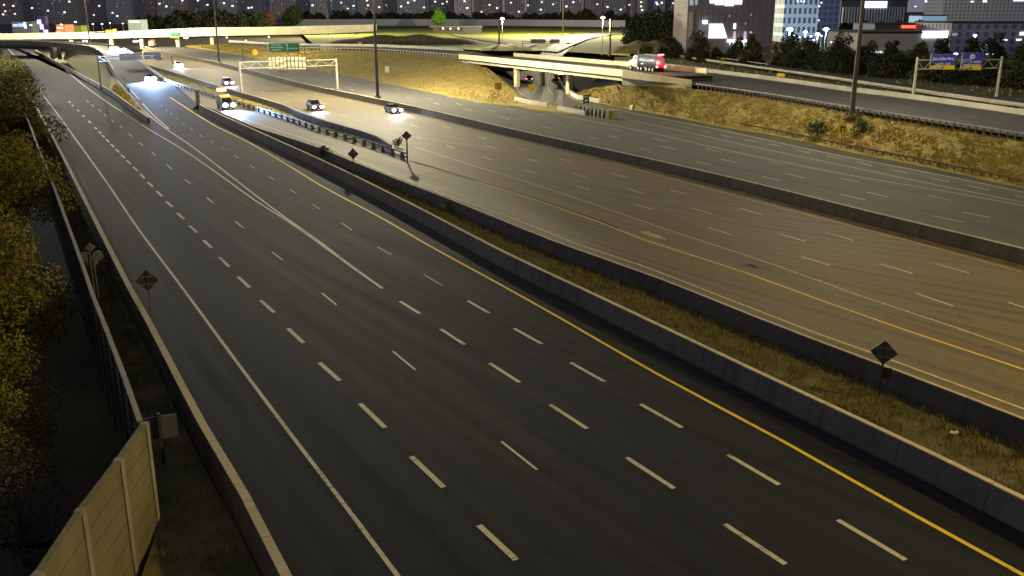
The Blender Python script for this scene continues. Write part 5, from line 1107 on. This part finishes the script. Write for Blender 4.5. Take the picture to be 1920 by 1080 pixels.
def truck(loc, a, label, tank=True, L=14.5, s=1.0):
    r = empty('tanker_truck', loc, a); tag(r, label, 'truck')
    M_tank = mat('tank_metal', (.30,.33,.38), .3, .1, .8, metal=.6)
    t = part(lambda bm: cyl(bm, (-L/2+.2,0,2.15), (L/2-4.2,0,2.15), 1.15, n=24), 'tank', M_tank, r, .12, False)
    part(lambda bm: box(bm, (-2,0,3.35), (L-5,.5,.16)), 'walkway', M_galv, r); part(lambda bm: box(bm, (-1.4,0,1.0), (L-3.5,1.9,.25)), 'chassis', M_dark, r)
    for x in (-5,-2,1): part(lambda bm: cyl(bm, (x,0,2.15), (x+.12,0,2.15), 1.18, n=24), 'tank_band', M_galv, r)
    c = part(lambda bm: (prism(bm, [(L/2-3.7,.9),(L/2-3.7,3.1),(L/2-2.3,3.2),(L/2-1.7,2.2),(L/2-.1,1.95),(L/2,.7)], 1.15, 1.05, 0)), 'cab', P_white, r, .08)
    part(lambda bm: box(bm, (L/2-1.95,0,2.65), (.35,1.9,.7)), 'windshield', M_glass, c); part(lambda bm: (box(bm, (L/2-2.9,1.13,2.5), (.9,.06,.6)), box(bm, (L/2-2.9,-1.13,2.5), (.9,.06,.6))), 'side_window', M_glass, c)
    part(lambda bm: cyl(bm, (L/2-3.9,1.0,1.0), (L/2-3.9,1.0,3.9), .1, n=8), 'exhaust_stack', M_galv, r)
    for x in (-L/2+1.2,-L/2+2.5,-L/2+3.8,L/2-5.6,L/2-4.4,L/2-1.1):
        for sy in (-1, 1):
            wh = part(lambda bm: cyl(bm, (x,sy*.75,.52), (x,sy*1.2,.52), .52, n=16), 'wheel', M_rubber, r); part(lambda bm: cyl(bm, (x,sy*1.05,.52), (x,sy*1.22,.52), .3, n=12), 'rim', P_white, wh)
    part(lambda bm: box(bm, (-L/2-.02,0,1.3), (.2,2.3,.5)), 'rear_bumper', mat('red_bumper', (.4,.05,.04), .5), r)
    for sy in (-1, 1): part(lambda bm: ball(bm, (-L/2-.2,sy*.95,1.2), .24, 2), 'tail_light', E_taill, r)
    part(lambda bm: box(bm, (-L/2+.1,0,3.5), (.3,1.2,.22)), 'marker_light', E_taill, r)
    part(lambda bm: box(bm, (0,1.1,1.5), (.6,.15,.15)), 'side_light', E_white, r)
    point_light('tail_glow', (-L/2-.9,0,1.9), 260, (1,.1,.1), r, .3)
    return r
p = gp(1181, 131, 5.4); q = gp(1228, 137.5, 5.3); dvv = p-q; mid = (p+q)/2
mid = (p+q)/2+nrm*1.0
truck(Vector((mid.x, mid.y, 5.42)), math.atan2(dvv.y, dvv.x), 'pale tanker truck with glowing red rear lights driving onto the bridge', L=min(15, dvv.length+1))
# service truck with beacons
p, a = heading((424, 204), 0, (470, 222), 0); r = empty('service_truck', p, a); tag(r, 'service truck with amber roof beacons and glaring blue-white headlights in the side lane', 'truck')
part(lambda bm: prism(bm, [(-3.4,.5),(-3.4,1.35),(-.4,1.35),(-.4,1.3),(2.4,1.25),(2.9,1.0),(2.9,.45)], 1.0, .98, 0), 'body', P_dark, r, .05)
c = part(lambda bm: prism(bm, [(-.6,1.3),(-.45,2.1),(.9,2.12),(1.6,1.28)], .95, .8, 0), 'cab', P_dark, r, .03); part(lambda bm: prism(bm, [(1.0,1.42),(.98,1.95),(1.08,1.95),(1.5,1.42)], .88, .74, 0), 'windshield', M_glass, c)
part(lambda bm: (box(bm, (-2,.9,1.9), (2.6,.08,1.1)), box(bm, (-2,-.9,1.9), (2.6,.08,1.1)), box(bm, (-3.2,0,1.9), (.08,1.8,1.1))), 'tool_bed', P_grey, r)
part(lambda bm: box(bm, (-.1,0,2.32), (.45,1.5,.3)), 'beacon_bar', E_amber, r); part(lambda bm: box(bm, (-2.6,0,3.3), (.25,1.7,.6)), 'arrow_board', emis('arrow_board', (1,.55,.25), 3), r); part(lambda bm: cyl(bm, (-2.6,0,1.9), (-2.6,0,3.1), .07, n=8), 'board_mast', M_galv, r)
for x in (-2.2, 1.9):
    for sy in (-1, 1): part(lambda bm: cyl(bm, (x,sy*.75,.42), (x,sy*1.02,.42), .42, n=14), 'wheel', M_rubber, r)
for sy in (-1, 1):
    part(lambda bm: ball(bm, (2.9,sy*.7,.92), .42, 2, (.5,1.1,.8)), 'headlight', E_h1, r); spot_light('headlight_beam', (3.4,sy*.7,1.1), (1,-.06,-.085), 30000, (.26,.50,1), 95, r, .9, .12)
point_light('beacon_glow', (-.1,0,2.9), 500, (1,.45,.1), r, .2)
# tow truck with orange lights, far left, and red-lit truck beneath the overpass
p, a = heading((158, 80), 2.0, (180, 86), 1.6); 
def small_truck(loc, a, label, paint_m, light, tl=False):
    r = empty('box_truck', loc, a); tag(r, label, 'truck')
    part(lambda bm: box(bm, (-1,0,1.9), (4.6,2.2,2.3)), 'cargo_box', paint_m, r, .05); part(lambda bm: prism(bm, [(1.4,.5),(1.4,2.3),(2.4,2.3),(3.0,1.4),(3.3,1.2),(3.3,.5)], 1.05, .95, 0), 'cab', P_white, r, .04)
    part(lambda bm: box(bm, (-.6,0,.6), (5,1.8,.3)), 'chassis', M_dark, r)
    for x in (-2.2, 2.3):
        for sy in (-1, 1): part(lambda bm: cyl(bm, (x,sy*.75,.42), (x,sy*1.05,.42), .42, n=12), 'wheel', M_rubber, r)
    part(lambda bm: box(bm, (1.0,0,3.2), (.6,2.0,.5)), 'beacon_bar', light, r)
    for sy in (-1, 1): part(lambda bm: ball(bm, (3.35,sy*.75,.9), .35, 1), 'headlight', E_h2 if not tl else M_conc_pale, r); part(lambda bm: ball(bm, (-3.35,sy*.8,1.0), .35, 1), 'tail_light', E_taill if tl else M_dark, r)
    return r
small_truck(p, a, 'orange and yellow lit truck beyond the curved ramp bridge parapet', mat('orange_body', (.7,.3,.05), .5), E_amber)
p = gp(286, 88, 0); small_truck(p, R(100), 'truck with red rear lights beneath the far overpass', mat('tan_body', (.5,.35,.25), .6), E_red, True)
q = ovp(200, 62); small_truck(Vector((q.x, YO+8, ovp(200, 71).z+.6)), R(-10), 'orange lit truck on top of the far overpass', mat('orange_body', (.7,.3,.05), .5), E_amber)
# ================================================================ HIGH MASTS
def mast(px, py, z, h, power, label, col=SODIUM, r=.38, loc=None, head=True):
    b = loc or gp(px, py, z)
    root = empty('high_mast_light', b); tag(root, label, 'light pole')
    part(lambda bm: (cyl(bm, (0,0,-.6), (0,0,h), r, r*.35, 12), cyl(bm, (0,0,-.3), (0,0,.5), r*1.9, r*1.6, 12)), 'pole', M_pole, root)
    part(lambda bm: cyl(bm, (0,0,h-.15), (0,0,h+.15), 1.4, 1.2, 16), 'head_ring', M_dark, root)
    for k in range(6):
        a = k*math.pi/3
        part(lambda bm: cyl(bm, (math.cos(a)*1.6, math.sin(a)*1.6, h-.55), (math.cos(a)*1.6, math.sin(a)*1.6, h-.1), .38, .2, 10), 'lamp', emis('sodium_lamp', (1,.8,.5), 25), root)
    if power: point_light('mast_glow', (0, 0, h-1.2), power, col, root, .8)
    return root
mast(708, 184, 0, 30, 232000, 'tall dark light mast standing in the median barrier left of the bridge')
mast(1594, 243, 1.6, 30, 40000, 'tall dark light mast on the right embankment beside the yellow warning sign')
mast(411, 118, 0, 30, 150000, 'tall dark light mast in the median barrier at the far left')
mast(0, 0, 0, 36, 90000, 'light mast in the median beyond the right side of the picture', (1,.72,.16), loc=Vector((54, 32, 0)))
mast(0, 0, 0, 32, 500000, 'added unseen light mast beyond the left side of the picture near the overpass', loc=Vector((-330, 430, 0)))  # unseen mast, added to brighten the overpass
mast(0, 0, 0, 33, 190000, 'added unseen light mast behind the trees beyond the left side of the picture', (.93,.97,1), loc=Vector((-138, 232, -2)))  # unseen mast, added as neutral fill for the left road
mast(0, 0, 0, 31, 650000, 'dark pole with an added lamp crossing the far overpass at the left edge', loc=Vector((xat(166, 60, 436), 436, 0)))  # the pole is real; its lamp is added to brighten the overpass
